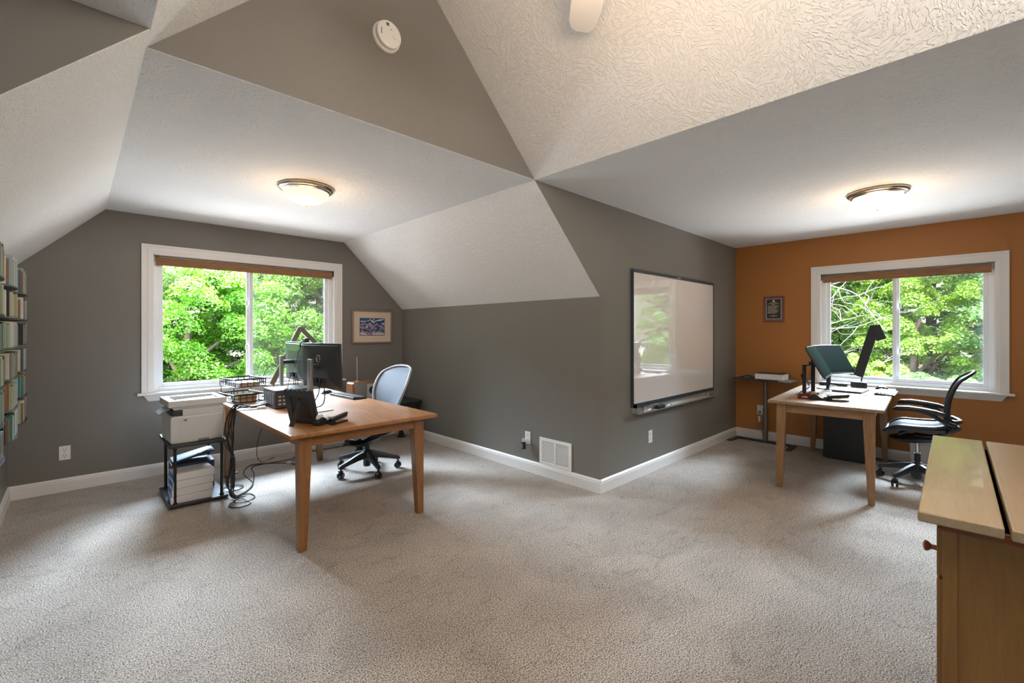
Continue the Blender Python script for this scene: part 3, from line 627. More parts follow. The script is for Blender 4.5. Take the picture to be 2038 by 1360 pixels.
o = angled_lamp('wide black folded arm lamp beside the light oak desk window', (6.0, 0, ZT2), R(-90), ((-.895, .125), (-.755, .660), (-.700, .515)), .085, .018, 'black', .072)

# photo frame seen from behind
t = thing('photo_frame', 'black scalloped photo frame seen from behind with easel leg', 'photo frame', (1.115, 3.165, ZT1), R(-62)); RT = Matrix.Translation((0, 0, .0)) @ Matrix.Rotation(R(15), 4, 'X')
b = MB(); W_, H_ = .235, .24; out = [(-W_/2, 0), (W_/2, 0)]
n_ = 12
for i in range(n_+1): z = H_*i/n_; out.append((W_/2+0, z)) if 0 < i < n_ else None
for i in range(n_+1): x = W_/2-W_*i/n_; out.append((x, H_+(.007 if i % 2 else -.004)))
for i in range(n_-1, 0, -1): z = H_*i/n_; out.append((-W_/2, z))
b.poly(out, [[(-.075, .045), (.075, .045), (.075, .195), (-.075, .195)]], lambda a, z, d: RT @ Vector((a, d-.009, z)), .018); b.build('frame_border', 'satin', t, bevel=.002)
MB().box(-.077, .077, -.004, .003, .043, .197, RT).build('backing_board', 'black', t)
b = MB(); P0 = RT @ Vector((0, -.006, .165)); b.frustum([Vector((-.028, -.115, 0)), Vector((.012, -.115, 0)), Vector((.012, -.109, 0)), Vector((-.028, -.109, 0))], [P0+Vector((-.012, 0, 0)), P0+Vector((.012, 0, 0)), P0+Vector((.012, .005, 0)), P0+Vector((-.012, .005, 0))]); b.build('easel_leg', 'satin', t, bevel=.002)
b = MB(); b.lathe([(.008, 0), (.008, .003)], 16, RT @ Vector((0, -.004, .176)), Matrix.Rotation(R(90), 3, 'X')); b.build('hanging_disc', 'blackm', t)
def tape_dispenser(label, loc, rz, m='black', roll='white'):
    t = thing('tape_dispenser', label, 'tape dispenser', loc, rz)
    b = MB(); prof = [(-.07, 0), (.075, 0), (.078, .012), (.07, .034), (.055, .030), (.035, .022), (.012, .026), (-.008, .045), (-.03, .052), (-.055, .045), (-.070, .02)]
    b.loft([[Vector((x, y, z)) for x, z in prof] for y in (-.024, .024)]); b.build('body', m, t, bevel=.004)
    r = MB(); r.cyl((-.032, -.011, .044), (-.032, .011, .044), .026, n=24); r.build('tape_roll', roll, t, smooth=True)
    c = MB(); c.box(.066, .080, -.014, .014, .030, .036); c.build('cutter', 'chrome', t)
def stapler(label, loc, rz, m='black'):
    t = thing('stapler', label, 'stapler', loc, rz)
    MB().box(-.075, .075, -.018, .018, 0, .012).build('base', m, t, bevel=.003)
    MB().frustum([Vector((-.08, -.017, .018)), Vector((.07, -.015, .034)), Vector((.07, .015, .034)), Vector((-.08, .017, .018))], [Vector((-.08, -.016, .045)), Vector((.085, -.012, .062)), Vector((.085, .012, .062)), Vector((-.08, .016, .045))]).build('arm', m, t, bevel=.004)
    MB().frustum([Vector((-.06, -.009, .014)), Vector((.075, -.009, .026)), Vector((.075, .009, .026)), Vector((-.06, .009, .014))], [Vector((-.06, -.009, .020)), Vector((.075, -.009, .034)), Vector((.075, .009, .034)), Vector((-.06, .009, .020))]).build('magazine', 'chrome', t)
    MB().box(-.08, -.05, -.018, .018, .0, .042).build('hinge', m, t, bevel=.005)
tape_dispenser('black tape dispenser between the photo frame and the stapler', (1.195, 3.055, ZT1), R(28))
stapler('black stapler at the near edge of the honey oak desk', (1.285, 3.02, ZT1), R(28))
def keyboard(label, loc, rz, wx, wy, keym, board):
    t = thing('keyboard', label, 'keyboard', loc, rz)
    MB().frustum([Vector((-wx/2, -wy/2, 0)), Vector((wx/2, -wy/2, 0)), Vector((wx/2, wy/2, 0)), Vector((-wx/2, wy/2, 0))], [Vector((-wx/2, -wy/2, .010)), Vector((wx/2, -wy/2, .010)), Vector((wx/2, wy/2, .022)), Vector((-wx/2, wy/2, .022))]).build('board', board, t, bevel=.003)
    k = MB(); nx, ny = 15, 5; kx = (wx-.02)/nx; ky = (wy-.02)/ny
    for i in range(nx):
        for j in range(ny):
            x = -wx/2+.01+kx*(i+.5); y = -wy/2+.01+ky*(j+.5); z = .010+.012*(y+wy/2)/wy; a, b_ = kx*.42, ky*.42
            k.frustum([Vector((x-a, y-b_, z)), Vector((x+a, y-b_, z)), Vector((x+a, y+b_, z)), Vector((x-a, y+b_, z))], [Vector((x-a*.75, y-b_*.75, z+.007)), Vector((x+a*.75, y-b_*.75, z+.007)), Vector((x+a*.75, y+b_*.75, z+.007)), Vector((x-a*.75, y+b_*.75, z+.007))])
    ko = k.build('keys', keym, t); ko['kind'] = 'stuff'
    return t
def mouse(label, loc, rz, m='black'):
    t = thing('mouse', label, 'mouse', loc, rz)
    b = MB(); b.loft([[Vector((.031*w_*math.cos(a), y, .034*h_*max(0, math.sin(a))+.0)) for a in [PI*i/10 for i in range(11)]] for y, w_, h_ in ((-.055, .35, .3), (-.045, .8, .75), (-.02, 1, 1), (.015, .95, .95), (.045, .8, .6), (.055, .4, .25))]); b.build('shell', m, t, smooth=True)
    b = MB(); b.cyl((-.003, .03, .027), (.003, .03, .027), .008, n=14); b.build('scroll_wheel', 'gplastic', t)
keyboard('black keyboard on the honey oak desk in front of the chair', (1.86, 4.16, ZT1), R(90+4), .45, .14, 'satin', 'black')
t = MB().box(1.66, 1.90, 4.44, 4.64, ZT1, ZT1+.003).build('mouse_pad', 'navy', None); tag(t, 'dark blue mouse pad on the honey oak desk', 'mouse pad')
mouse('black mouse on the dark blue mouse pad', (1.80, 4.52, ZT1+.003), R(95))

# ------------------------------------------------------------------ corner: glass side table and radio
t = thing('side_table', 'black frame side table with smoked glass top in the corner', 'side table', (2.72, 5.14, 0)); hw, hd, zt = .43, .265, .505
MB().box(-hw, hw, -hd, hd, zt-.010, zt).build('glass_top', 'smoke', t, bevel=.002)
b = MB(); b.box(-hw+.01, hw-.01, -hd+.01, -hd+.04, zt-.055, zt-.010); b.box(-hw+.01, hw-.01, hd-.04, hd-.01, zt-.055, zt-.010); b.box(-hw+.01, -hw+.04, -hd+.04, hd-.04, zt-.055, zt-.010); b.box(hw-.04, hw-.01, -hd+.04, hd-.04, zt-.055, zt-.010); b.build('frame', 'blackm', t)
for X, Y in ((-.36, .15), (.33, .09), (-.38, -.21), (.39, -.22)):
    p = MB(); p.cyl((X, Y, 0), (X, Y, zt-.012), .026, n=20); p.lathe([(.055, 0), (.055, .008), (.034, .022), (.034, .06)], 24, (X, Y, 0)); p.build('leg', 'blackm', t, smooth=True)
t = thing('radio', 'walnut cased tabletop radio with a tall antenna on the glass side table', 'radio', (2.49, 5.13, .505), R(6))
MB().box(-.19, .19, -.09, .09, .012, .27).build('case', 'walnut', t, bevel=.03, seg=4)
b = MB(); b.poly([(a, c+.141) for a, c in rrect(.35, .225, .02)], [], lambda a, z, d: Vector((a, -.091-d, z)), .006); b.build('front_panel', 'grille', t)
MB().box(-.02, .14, -.101, -.096, .05, .24).build('dial_plate', 'lime', t, bevel=.004)
b = MB(); b.lathe([(.045, 0), (.045, .008), (.036, .012)], 32, (.05, -.100, .165), Matrix.Rotation(R(90), 3, 'X')); b.build('tuning_dial', 'black', t, smooth=True)
b = MB()
for x in (.0, .05, .10): b.lathe([(.009, 0), (.008, .012)], 16, (x, -.101, .075), Matrix.Rotation(R(90), 3, 'X'))
b.build('knob', 'silver', t)
b = MB(); b.lathe([(.02, 0), (.016, .008)], 16, (-.07, .03, .268)); b.cyl((-.07, .03, .27), (-.075, .03, .56), .005, .003, n=8); b.build('antenna', 'silver', t)
b = MB()
for sx in (-1, 1): b.box(sx*.14-.015, sx*.14+.015, -.07, .07, 0, .014)
b.build('foot', 'black', t)

# ------------------------------------------------------------------ wall things
def framed(name, label, cat, loc, rz, w_, h_, fw, fd, m, mw=0):
    t = thing(name, label, cat, loc, rz)   # local -Y faces the room
    b = MB(); b.poly([(-w_/2, -h_/2), (w_/2, -h_/2), (w_/2, h_/2), (-w_/2, h_/2)], [[(-w_/2+fw, -h_/2+fw), (w_/2-fw, -h_/2+fw), (w_/2-fw, h_/2-fw), (-w_/2+fw, h_/2-fw)]], lambda a, z, d: Vector((a, -d, z)), fd); b.build('frame', m, t, bevel=.004)
    return t
pc = (2.752, YA, 1.427)
t = framed('picture', 'framed seascape print with cream mat right of the back window', 'picture', pc, 0, .555, .43, .020, .026, 'frame')
MB().box(-.258, .258, -.010, -.002, -.196, .196).build('mat_board', 'matboard', t)
def art():   # generic striped sea and cloud print
    o = MB().box(-.165, .165, -.0125, -.010, -.105, .105).build('print', None, t)
    m = mat('seascape', (.1, .2, .4), 0.5); N = m.node_tree.nodes; L = m.node_tree.links; b = N['Principled BSDF']
    tc = N.new('ShaderNodeTexCoord'); mp = N.new('ShaderNodeMapping'); mp.inputs['Scale'].default_value = (9, 1, 15); L.new(tc.outputs['Object'], mp.inputs[0])
    n = N.new('ShaderNodeTexNoise'); n.inputs['Scale'].default_value = 1.0; n.inputs['Detail'].default_value = 1.5; n.inputs['Distortion'].default_value = .6; L.new(mp.outputs[0], n.inputs['Vector'])
    sz = N.new('ShaderNodeSeparateXYZ'); L.new(tc.outputs['Object'], sz.inputs[0]); ma = N.new('ShaderNodeMath'); ma.operation = 'MULTIPLY_ADD'; ma.inputs[1].default_value = 4.0; ma.inputs[2].default_value = .06; L.new(sz.outputs[2], ma.inputs[0])
    ad = N.new('ShaderNodeMath'); ad.operation = 'ADD'; L.new(ma.outputs[0], ad.inputs[0]); L.new(n.outputs[0], ad.inputs[1])
    r = N.new('ShaderNodeValToRGB'); r.color_ramp.interpolation = 'CONSTANT'; e = r.color_ramp.elements
    e[0].position = 0; e[0].color = (.55, .52, .50, 1); e[1].position = .20; e[1].color = (.16, .04, .09, 1)
    for p, c in ((.30, (.62, .60, .56, 1)), (.34, (.02, .12, .25, 1)), (.44, (.01, .05, .13, 1)), (.49, (.50, .30, .36, 1)), (.54, (.03, .09, .28, 1)), (.60, (.60, .40, .42, 1)), (.66, (.01, .07, .18, 1)), (.80, (.65, .60, .56, 1)), (.90, (.02, .12, .28, 1))): q = e.new(p); q.color = c
    L.new(ad.outputs[0], r.inputs[0]); L.new(r.outputs[0], b.inputs['Base Color']); o.data.materials.append(m)
art()
MB().box(-.172, .172, -.0118, -.0095, -.112, .112).build('mat_bevel', 'slot', t)
t = framed('plaque', 'small dark award plaque with gold lettering on the orange wall', 'plaque', (XO, 1.773, 1.648), R(-90), .224, .312, .026, .018, 'mahog')
MB().box(-.088, .088, -.016, -.002, -.132, .132).build('backing', 'mahog', t)
MB().box(-.084, .084, -.018, -.0155, -.126, .126).build('silver_plate', 'silver', t)
MB().box(-.079, .079, -.0192, -.0175, -.121, .121).build('black_plate', 'black', t)
b = MB(); rr = random.Random(3)
def line(z, x0, x1, h):
    x = x0
    while x < x1:
        wv = rr.uniform(.004, .013); b.box(x, min(x+wv, x1), -.0200, -.0190, z, z+h); x += wv+.003
b.lathe([(.012, 0), (.012, .0012)], 16, (0, -.0190, .098), Matrix.Rotation(R(90), 3, 'X')); line(.078, -.035, .035, .005); line(.062, -.06, .06, .005); line(.052, -.02, .02, .004)
for i in range(9): line(.036-.0115*i, -.066, rr.uniform(.02, .066), .004)
line(-.082, -.03, .03, .003); line(-.09, -.05, .05, .003); line(-.098, -.015, .015, .003); b.build('engraving', 'gold', t)
# whiteboard
wx0, wx1, wz0, wz1 = 3.675, 5.49, .665, 1.945
t = thing('whiteboard', 'large glossy whiteboard with dark frame on the taupe wall', 'whiteboard', ((wx0+wx1)/2, YW, (wz0+wz1)/2)); hw, hh = (wx1-wx0)/2, (wz1-wz0)/2
MB().box(-hw+.012, hw-.012, -.018, -.002, -hh+.01, hh-.01).build('writing_surface', 'board', t)
b = MB(); b.box(-hw, hw, -.026, 0, hh-.030, hh); b.box(-hw, -hw+.014, -.026, 0, -hh, hh-.03); b.box(hw-.010, hw, -.026, 0, -hh, hh-.03); b.box(-hw+.014, hw-.01, -.024, 0, -hh, -hh+.035); b.build('frame', 'bracket', t, bevel=.002)
MB().box(-.04, .04, -.0275, -.025, hh-.021, hh-.010).build('name_badge', 'silver', t)
b = MB(); pts = []
for k in range(9): a = R(180+90*k/8); pts.append((-hw+.055+.05*math.cos(a), -.05, -hh-.005+.05*math.sin(a)))
b.loft([[Vector(p)+Vector((0, dy, dz)) for dy, dz in ((-.012, -.008), (.045, -.008), (.045, .003), (-.012, .003))] for p in [(-hw+.005, -.05, -hh+.03)]+pts+[(hw+.005, -.05, -hh-.055)]]); b.build('tray', 'alu', t, smooth=False)
MB().box(-hw+.22, hw-.01, -.012, -.002, -hh-.055, -hh-.001).build('tray_back', 'alu', t)
b = MB(); b.box(hw-.20, hw-.05, -.05, -.02, -hh-.05, -hh-.015); b.build('tray_bin', 'silver', t, bevel=.003)
ez = (wz0)-.052
def marker(label, x, cm, y=-.036):
    t = thing('marker', label, 'marker', (x, YW+y, ez+.008), R(3), group='markers in the whiteboard tray')
    MB().cyl((-.045, 0, 0), (.03, 0, 0), .008, n=14).build('barrel', 'white', t, smooth=True); MB().cyl((.03, 0, 0), (.062, 0, 0), .0085, .007, n=14).build('cap', cm, t, smooth=True)
marker('white marker with a dark red cap at the left end of the whiteboard tray', 3.95, 'red'); marker('white marker with a blue cap right of the whiteboard eraser', 4.33, 'blue')
t = thing('eraser', 'black felt eraser between the markers in the whiteboard tray', 'eraser', (4.15, YW-.040, ez), R(2))
MB().box(-.07, .07, -.022, .022, 0, .016).build('felt', 'black', t); MB().box(-.068, .068, -.020, .020, .016, .034).build('grip', 'satin', t, bevel=.005)

def outlet(label, loc, rz):
    t = thing('wall_outlet', label, 'outlet', loc, rz)
    MB().box(-.036, .036, -.006, 0, -.060, .060).build('cover_plate', 'white', t, bevel=.003)
    for s in (-1, 1):
        b = MB(); b.poly([(a, c+s*.026) for a, c in rrect(.034, .036, .012)], [], lambda a, z, d: Vector((a, -.006-d, z)), .003); so = b.build('socket', 'white', t)
        b = MB(); b.box(-.009, -.006, -.0096, -.0085, s*.026+.0, s*.026+.012); b.box(.006, .009, -.0096, -.0085, s*.026, s*.026+.012); b.cyl((0, -.0096, s*.026-.010), (0, -.0085, s*.026-.010), .0035, n=10); b.build('slot', 'slot', so)
    MB().cyl((0, -.0075, 0), (0, -.005, 0), .003, n=10).build('screw', 'silver', t)
outlet('white duplex outlet low on the wall left of the back window', (-.065, YA, .328), 0)
outlet('white outlet beside the vent with a device plugged in', (XK, 3.074, .328), R(-90))
outlet('white outlet under the whiteboard', (4.025, YW, .345), 0)
outlet('white outlet on the orange wall behind the laptop stand', (XO, 1.93, .372), R(-90))
t = thing('plug_in_device', 'black plug-in air freshener with clear top in the outlet by the vent', 'air freshener', (XK-.006, 3.085, .30), R(-90))
MB().lathe([(.020, -.075), (.022, -.07), (.022, -.012), (.018, -.005)], 24, (0, -.045, 0)).build('body', 'black', t, smooth=True)
MB().lathe([(.018, -.004), (.016, .022), (.006, .03)], 20, (0, -.045, 0)).build('clear_top', see_through('clear_plastic', (.85, .75, .7), .55, .2), t, smooth=True)
MB().box(-.014, .014, -.04, -.003, -.012, .016).build('plug', 'white', t, bevel=.004)
b = MB()
for z in (-.035, -.055): b.lathe([(.011, 0), (.011, .003), (.006, .003)], 18, (0, -.066, z), Matrix.Rotation(R(90), 3, 'X'))
b.build('badge', 'gplastic', t)
# return air vent
t = thing('vent_grille', 'white louvred return air vent beside the corner', 'vent', (XK, 2.722, .236), R(-90)); w_, h_ = .385, .255
b = MB(); b.poly([(-w_/2, -h_/2), (w_/2, -h_/2), (w_/2, h_/2), (-w_/2, h_/2)], [[(-w_/2+.032, -h_/2+.028), (-.008, -h_/2+.028), (-.008, h_/2-.028), (-w_/2+.032, h_/2-.028)], [(.008, -h_/2+.028), (w_/2-.032, -h_/2+.028), (w_/2-.032, h_/2-.028), (.008, h_/2-.028)]], lambda a, z, d: Vector((a, -d, z)), .010); b.build('frame', 'white', t, bevel=.002)
b = MB(); n_ = 17
for i in range(n_):
    z = -h_/2+.030+(h_-.06)*i/(n_-1)
    for x0, x1 in ((-w_/2+.031, -.007), (.007, w_/2-.031)): b.loft([[Vector((x, y, z+dz)) for y, dz in ((-.001, .003), (-.002, .0045), (-.009, -.001), (-.008, -.0025))] for x in (x0, x1)])
b.build('louvres', 'white', t)
MB().box(-w_/2+.03, w_/2-.03, -.001, -.0002, -h_/2+.026, h_/2-.026).build('duct_shade', 'slot', t)  # flat dark sheet on the wall, stands in for shade behind the louvres
b = MB()
for s in (-1, 1): b.cyl((s*(w_/2-.014), -.0115, 0), (s*(w_/2-.014), -.009, 0), .004, n=10)
b.build('screw', 'silver', t)
# smoke alarm on the gable
t = thing('smoke_alarm', 'round white smoke alarm high on the taupe gable', 'smoke alarm', (1.207, YW, 2.958), 0); RX = Matrix.Rotation(R(90), 3, 'X')
MB().lathe([(.080, 0), (.080, .008), (.076, .014)], 48, mt=RX).build('base_ring', 'white', t, smooth=True)
MB().lathe([(.066, .012), (.066, .019), (.071, .022), (.070, .038), (.062, .044), (.03, .046)], 48, mt=RX).build('cover', 'white', t, smooth=True)
b = MB()
for i in range(3): b.box(-.022, -.006, -.0475, -.0445, .036+.006*i, .039+.006*i)
for i in range(4): b.box(-.052, -.047, -.046, -.042, -.018+.008*i, -.013+.008*i)
b.build('sound_slots', 'slot', t); MB().box(.002, .010, -.0475, -.0445, .020, .024).build('indicator_light', 'led', t)
b = MB(); b.lathe([(.014, .045), (.013, .049), (.006, .050)], 24, (.026, 0, -.006), RX); b.build('test_button', 'white', t, smooth=True)

# ------------------------------------------------------------------ ceiling lights and fan
def ceiling_light(label, loc, r, bm_, watts, col):
    t = thing('ceiling_light', label, 'ceiling light', loc, group='flush dome ceiling lights')
    MB().lathe([(r-.02, 0), (r, -.004), (r, -.012), (r-.008, -.022), (r-.022, -.026), (r-.024, -.034), (r-.036, -.040), (r-.042, -.036)], 64).build('metal_rim', 'nickel', t, smooth=True)
    rg = r-.038; prof = [(rg, -.034)]+[(rg*math.cos(a), -.036-.092*math.sin(a)) for a in [R(k) for k in range(8, 90, 8)]]+[(.004, -.128)]
    MB().lathe(prof, 64).build('glass_bowl', bm_, t, smooth=True)
    MB().lathe([(.010, -.126), (.015, -.130), (.005, -.136), (.008, -.142), (.007, -.150), (.002, -.156)], 20).build('finial', 'nickel', t, smooth=True)
    l = lamp('lamp_glow', 'POINT', (0, 0, -.20), watts, col, size=.12); l.parent = t
ceiling_light('flush dome ceiling light in the back alcove, the left of the two', (1.265, 3.56, ZC), .197, 'bulb', 3.2, (1.0, .66, .36))
ceiling_light('flush dome ceiling light before the orange wall, the right of the two', (4.53, .555, ZC), .197, 'bulb2', 4.5, (1.0, .68, .40))
t = thing('ceiling_fan', 'white ceiling fan with one blade tip showing at the top', 'ceiling fan', (1.285, .865, 0))
MB().lathe([(.10, 2.745), (.11, 2.70), (.09, 2.66), (.04, 2.635), (.005, 2.63)], 40).build('light_bowl', 'bulb', t, smooth=True)
fl = lamp('fan_glow', 'POINT', (0, 0, 2.50), 7, (1.0, .70, .45), size=.10); fl.parent = t
MB().lathe([(.016, 2.93), (.016, 3.50), (.06, 3.51), (.07, 3.56)], 24).build('downrod', 'white', t, smooth=True)
MB().lathe([(.05, 2.74), (.11, 2.76), (.12, 2.80), (.12, 2.87), (.09, 2.92), (.03, 2.95)], 40).build('motor', 'white', t, smooth=True)
for k in range(5):
    a = R(45.5+72*k); Rm = Matrix.Rotation(a, 4, 'Z') @ Matrix.Translation((0, 0, 2.80)) @ Matrix.Rotation(R(11), 4, 'X'); b = MB()
    ol = [(.18, -.05), (.30, -.066), (.50, -.072), (.60, -.062), (.640, -.038), (.645, .020), (.628, .048), (.58, .066), (.45, .070), (.30, .062), (.18, .048)]
    b.poly(ol, [], lambda x, y, d: Rm @ Vector((x, y, d)), .008); b.build('blade', 'white', t, bevel=.003)
    b = MB(); b.box(.09, .24, -.018, .018, -.006, 0, Rm); b.build('blade_arm', 'white', t)

# ------------------------------------------------------------------ on and around the light oak desk
TI = R(28)
monitor('left screen of the tilted black pair on the light oak desk', ZT2, (5.245, 1.09, 1.075), .57, .33, R(180+6), TI, 0, stand='satin')
monitor('right screen of the tilted black pair, nearer the orange wall window', ZT2, (5.76, 1.06, 1.075), .47, .33, R(180-17), TI, .0, stand='satin')
t = thing('monitor_stand', 'black post and base under the tilted black screens', 'monitor stand', (5.69, 1.10, ZT2), 0)
MB().box(-.10, .10, -.09, .09, 0, .008).build('base', 'satin', t, bevel=.003); MB().cyl((0, 0, .008), (0, 0, .30), .021, n=20).build('post', 'satin', t, smooth=True)
t = thing('pole_mount', 'black double pole monitor arm at the near end of the light oak desk', 'monitor arm', (5.14, 1.15, ZT2), 0)
MB().box(-.19, .24, -.07, .07, 0, .008).build('base_plate', 'silver', t, bevel=.003)
MB().cyl((-.135, .01, .008), (-.135, .01, .285), .0165, n=20).build('pole', 'blackm', t, smooth=True)
MB().cyl((.145, 0, .008), (.145, 0, .36), .0175, n=20).build('pole', 'blackm', t, smooth=True)
b = MB(); b.cyl((-.135, .01, .27), (.145, 0, .275), .009, n=12); b.box(.115, .175, -.03, .03, .255, .30); b.cyl((.145, 0, .29), (.16, -.04, .30), .012, n=12); b.build('cross_arm', 'blackm', t, smooth=True)
keyboard('black keyboard with pale gray keys on the light oak desk', (5.66, .625, ZT2), R(2), .42, .15, 'gkey', 'black')
t = thing('laptop', 'closed dark gray laptop lying behind the gray keyed keyboard', 'laptop', (5.62, .90, ZT2), R(-3))
MB().box(-.175, .175, -.12, .12, .003, .012).build('base', 'satin', t, bevel=.003); MB().box(-.175, .175, -.12, .12, .0125, .020).build('lid', 'gplastic', t, bevel=.003)
t = MB().box(5.91, 6.14, .60, .80, ZT2, ZT2+.003).build('mouse_pad', 'black'); tag(t, 'black mouse pad at the window end of the light oak desk', 'mouse pad')
mouse('black mouse on the black mouse pad by the orange wall window', (6.0, .70, ZT2+.003), R(-10))
t = thing('sound_bar', 'low black bar lying at the back edge of the light oak desk', 'speaker', (6.03, 1.12, ZT2), R(88))
MB().box(-.13, .13, -.025, .025, .004, .036).build('body', 'black', t, bevel=.004); MB().box(-.12, .12, -.0265, -.0245, .008, .032).build('grille', 'gplastic', t)
b = MB(); b.box(-.11, -.09, -.02, .02, 0, .005); b.box(.09, .11, -.02, .02, 0, .005); b.build('foot', 'black', t)
stapler('dark red stapler beside the base of the double pole arm', (4.70, 1.06, ZT2), R(-65), 'red')
tape_dispenser('black tape dispenser with tan tape beside the dark red stapler', (4.70, .985, ZT2), R(-70), 'black', 'kraft')
stapler('black stapler with steel strip nearest the front edge of the light oak desk', (4.745, .845, ZT2), R(-62), 'black')
t = thing('coin_tray', 'small yellow and black leather tray beside the front stapler', 'tray', (4.84, .89, ZT2), R(20))
MB().lathe([(.045, 0), (.055, .018), (.050, .018), (.040, .005)], 24).build('dish', 'black', t, smooth=True); MB().lathe([(.035, .004), (.04, .012), (.02, .016)], 20).build('lining', 'yellow', t, smooth=True)
block('notepad', 'curled open white notepad beside the laptop', 'notepad', (5.13, .97, ZT2+.010), R(25), .10, .07, .006, 'paper', 'paper')
# filing cabinet
t = thing('filing_cabinet', 'black metal filing cabinet under the light oak desk', 'filing cabinet', (6.0, .995, 0), R(2))
MB().box(-.17, .17, -.18, .185, .012, .60).build('carcass', 'black', t, bevel=.004)
for z0, z1 in ((.03, .30), (.31, .585)):
    d = MB().box(-.160, .160, -.200, -.181, z0, z1).build('drawer', 'black', t, bevel=.004)
    b = MB(); b.tube([(-.06, -.200, z1-.05), (-.055, -.222, z1-.05), (.055, -.222, z1-.05), (.06, -.200, z1-.05)], .005, smooth=3); b.build('handle', 'chrome', d, smooth=True, label='chrome handle')
MB().box(-.15, .15, -.16, .16, 0, .013).build('plinth', 'slot', t)
# wastebasket and floor register by the window wall
t = thing('storage_bin', 'white bin against the orange wall behind the black office chair', 'bin', (6.10, .30, 0))
b = MB(); b.frustum([Vector((-.10, -.17, 0)), Vector((.10, -.17, 0)), Vector((.10, .17, 0)), Vector((-.10, .17, 0))], [Vector((-.115, -.185, .26)), Vector((.115, -.185, .26)), Vector((.115, .185, .26)), Vector((-.115, .185, .26))]); b.build('body', 'wplastic', t, bevel=.01); MB().box(-.12, .12, -.19, .19, .26, .285).build('lid', 'wplastic', t, bevel=.006)
t = thing('floor_register', 'dark slatted floor register along the orange wall baseboard', 'vent', (6.175, .66, 0))
MB().box(-.05, .05, -.165, .165, 0, .004).build('frame', 'walnut', t)
b = MB()
for i in range(22): b.box(-.038, .038, -.152+.0142*i, -.146+.0142*i, .004, .007)
b.build('louvres', 'slot', t)
# laptop stand with the big book
t = thing('laptop_stand', 'narrow black pedestal table with gray end tray by the orange wall', 'side table', (6.07, 1.83, 0), R(-2))
MB().box(-.15, .15, -.20, .33, .775, .790).build('top', 'satin', t, bevel=.006)
b = MB(); b.frustum([Vector((-.14, -.32, .772)), Vector((.14, -.32, .772)), Vector((.15, -.20, .775)), Vector((-.15, -.20, .775))], [Vector((-.14, -.325, .786)), Vector((.14, -.325, .786)), Vector((.15, -.20, .790)), Vector((-.15, -.20, .790))]); b.build('end_tray', 'gkey', t, bevel=.003)
MB().cyl((.04, 0, .40), (.04, 0, .775), .022, n=20).build('upper_column', 'taupe', t, smooth=True); MB().cyl((.04, 0, .015), (.04, 0, .42), .029, n=20).build('lower_column', 'taupe', t, smooth=True)
b = MB(); b.box(.01, .07, -.30, .32, .0, .022); b.build('base_bar', 'satin', t, bevel=.004)
for s in (1, -1):
    b = MB(); y = .32 if s > 0 else -.30
    b.frustum([Vector((.07, y-.03, 0)), Vector((.07, y+.03, 0)), Vector((-.20, y+.03+.02*s, 0)), Vector((-.20, y-.03+.02*s, 0))], [Vector((.07, y-.03, .022)), Vector((.07, y+.03, .022)), Vector((-.20, y+.03+.02*s, .010)), Vector((-.20, y-.03+.02*s, .010))]); b.build('foot', 'satin', t, bevel=.003)
b = MB(); b.box(-.05, .09, -.05, .05, .76, .7755); b.build('top_bracket', 'blackm', t)
block('book', 'very thick white edged book with a dark cover on the pedestal table', 'book', (6.055, 1.745, .790), R(178), .22, .31, .072, 'satin', 'paper')
mouse('small black mouse left of the thick book on the pedestal table', (6.06, 2.02, .790), R(30))

# sideboard
t = thing('sideboard', 'maple sideboard with gapped plank top in the right foreground', 'sideboard', (2.196, -.096, 0), R(1.6)); hx, hy, zt = .605, .225, .90
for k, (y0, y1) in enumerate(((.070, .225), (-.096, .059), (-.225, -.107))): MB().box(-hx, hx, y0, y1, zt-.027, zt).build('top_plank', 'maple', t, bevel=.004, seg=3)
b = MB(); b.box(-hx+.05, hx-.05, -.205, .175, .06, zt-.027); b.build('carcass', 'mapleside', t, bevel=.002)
MB().box(-hx+.044, -hx+.05, .150, .178, 0, zt-.028).build('corner_post', 'mapleside', t, bevel=.001)
b = MB(); b.box(-hx+.04, hx-.04, -.215, .182, zt-.05, zt-.027); b.build('top_rail', 'knob', t)
for sx in (-1, 1):
    for sy in (-.185, .155): MB().box(sx*(hx-.07)-.02, sx*(hx-.07)+.02, sy-.02, sy+.02, 0, .06).build('foot', 'mapleside', t)
for i in range(3):
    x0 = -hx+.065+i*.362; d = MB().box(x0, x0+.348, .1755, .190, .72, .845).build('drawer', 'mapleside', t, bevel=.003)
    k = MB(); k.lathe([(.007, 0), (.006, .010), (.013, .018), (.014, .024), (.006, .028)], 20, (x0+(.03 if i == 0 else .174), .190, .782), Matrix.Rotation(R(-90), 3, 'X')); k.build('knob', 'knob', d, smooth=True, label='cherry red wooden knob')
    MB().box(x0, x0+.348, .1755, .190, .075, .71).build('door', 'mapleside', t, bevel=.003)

# ------------------------------------------------------------------ wall racks full of discs and small books
palette = [('pale green', (.34, .42, .30)), ('black', (.02, .02, .025)), ('gray', (.25, .26, .27)), ('white', (.66, .66, .63)), ('dark blue', (.04, .09, .17)),
           ('brown', (.25, .14, .07)), ('orange', (.62, .28, .08)), ('olive', (.22, .24, .10)), ('light blue', (.35, .48, .56)), ('cream', (.62, .54, .40)), ('teal', (.06, .20, .20)), ('red', (.35, .05, .05))]
PM = [mat('case_'+n.replace(' ', '_'), c, .35, coat=.3, var=.12, vscale=25) for n, c in palette]
wts = [5, 4, 4, 4, 2, 2, 1.4, 2, 2, 2, 1.5, .8]
shelf_z = [1.615-.1715*k for k in range(6)]; ordn = ['top', 'second', 'third', 'fourth', 'fifth', 'lowest']
rackn = {3: 'farthest', 2: 'middle', 1: 'nearest'}; cent = {1: 3.15, 2: 3.85, 3: 4.55}
protos = {}
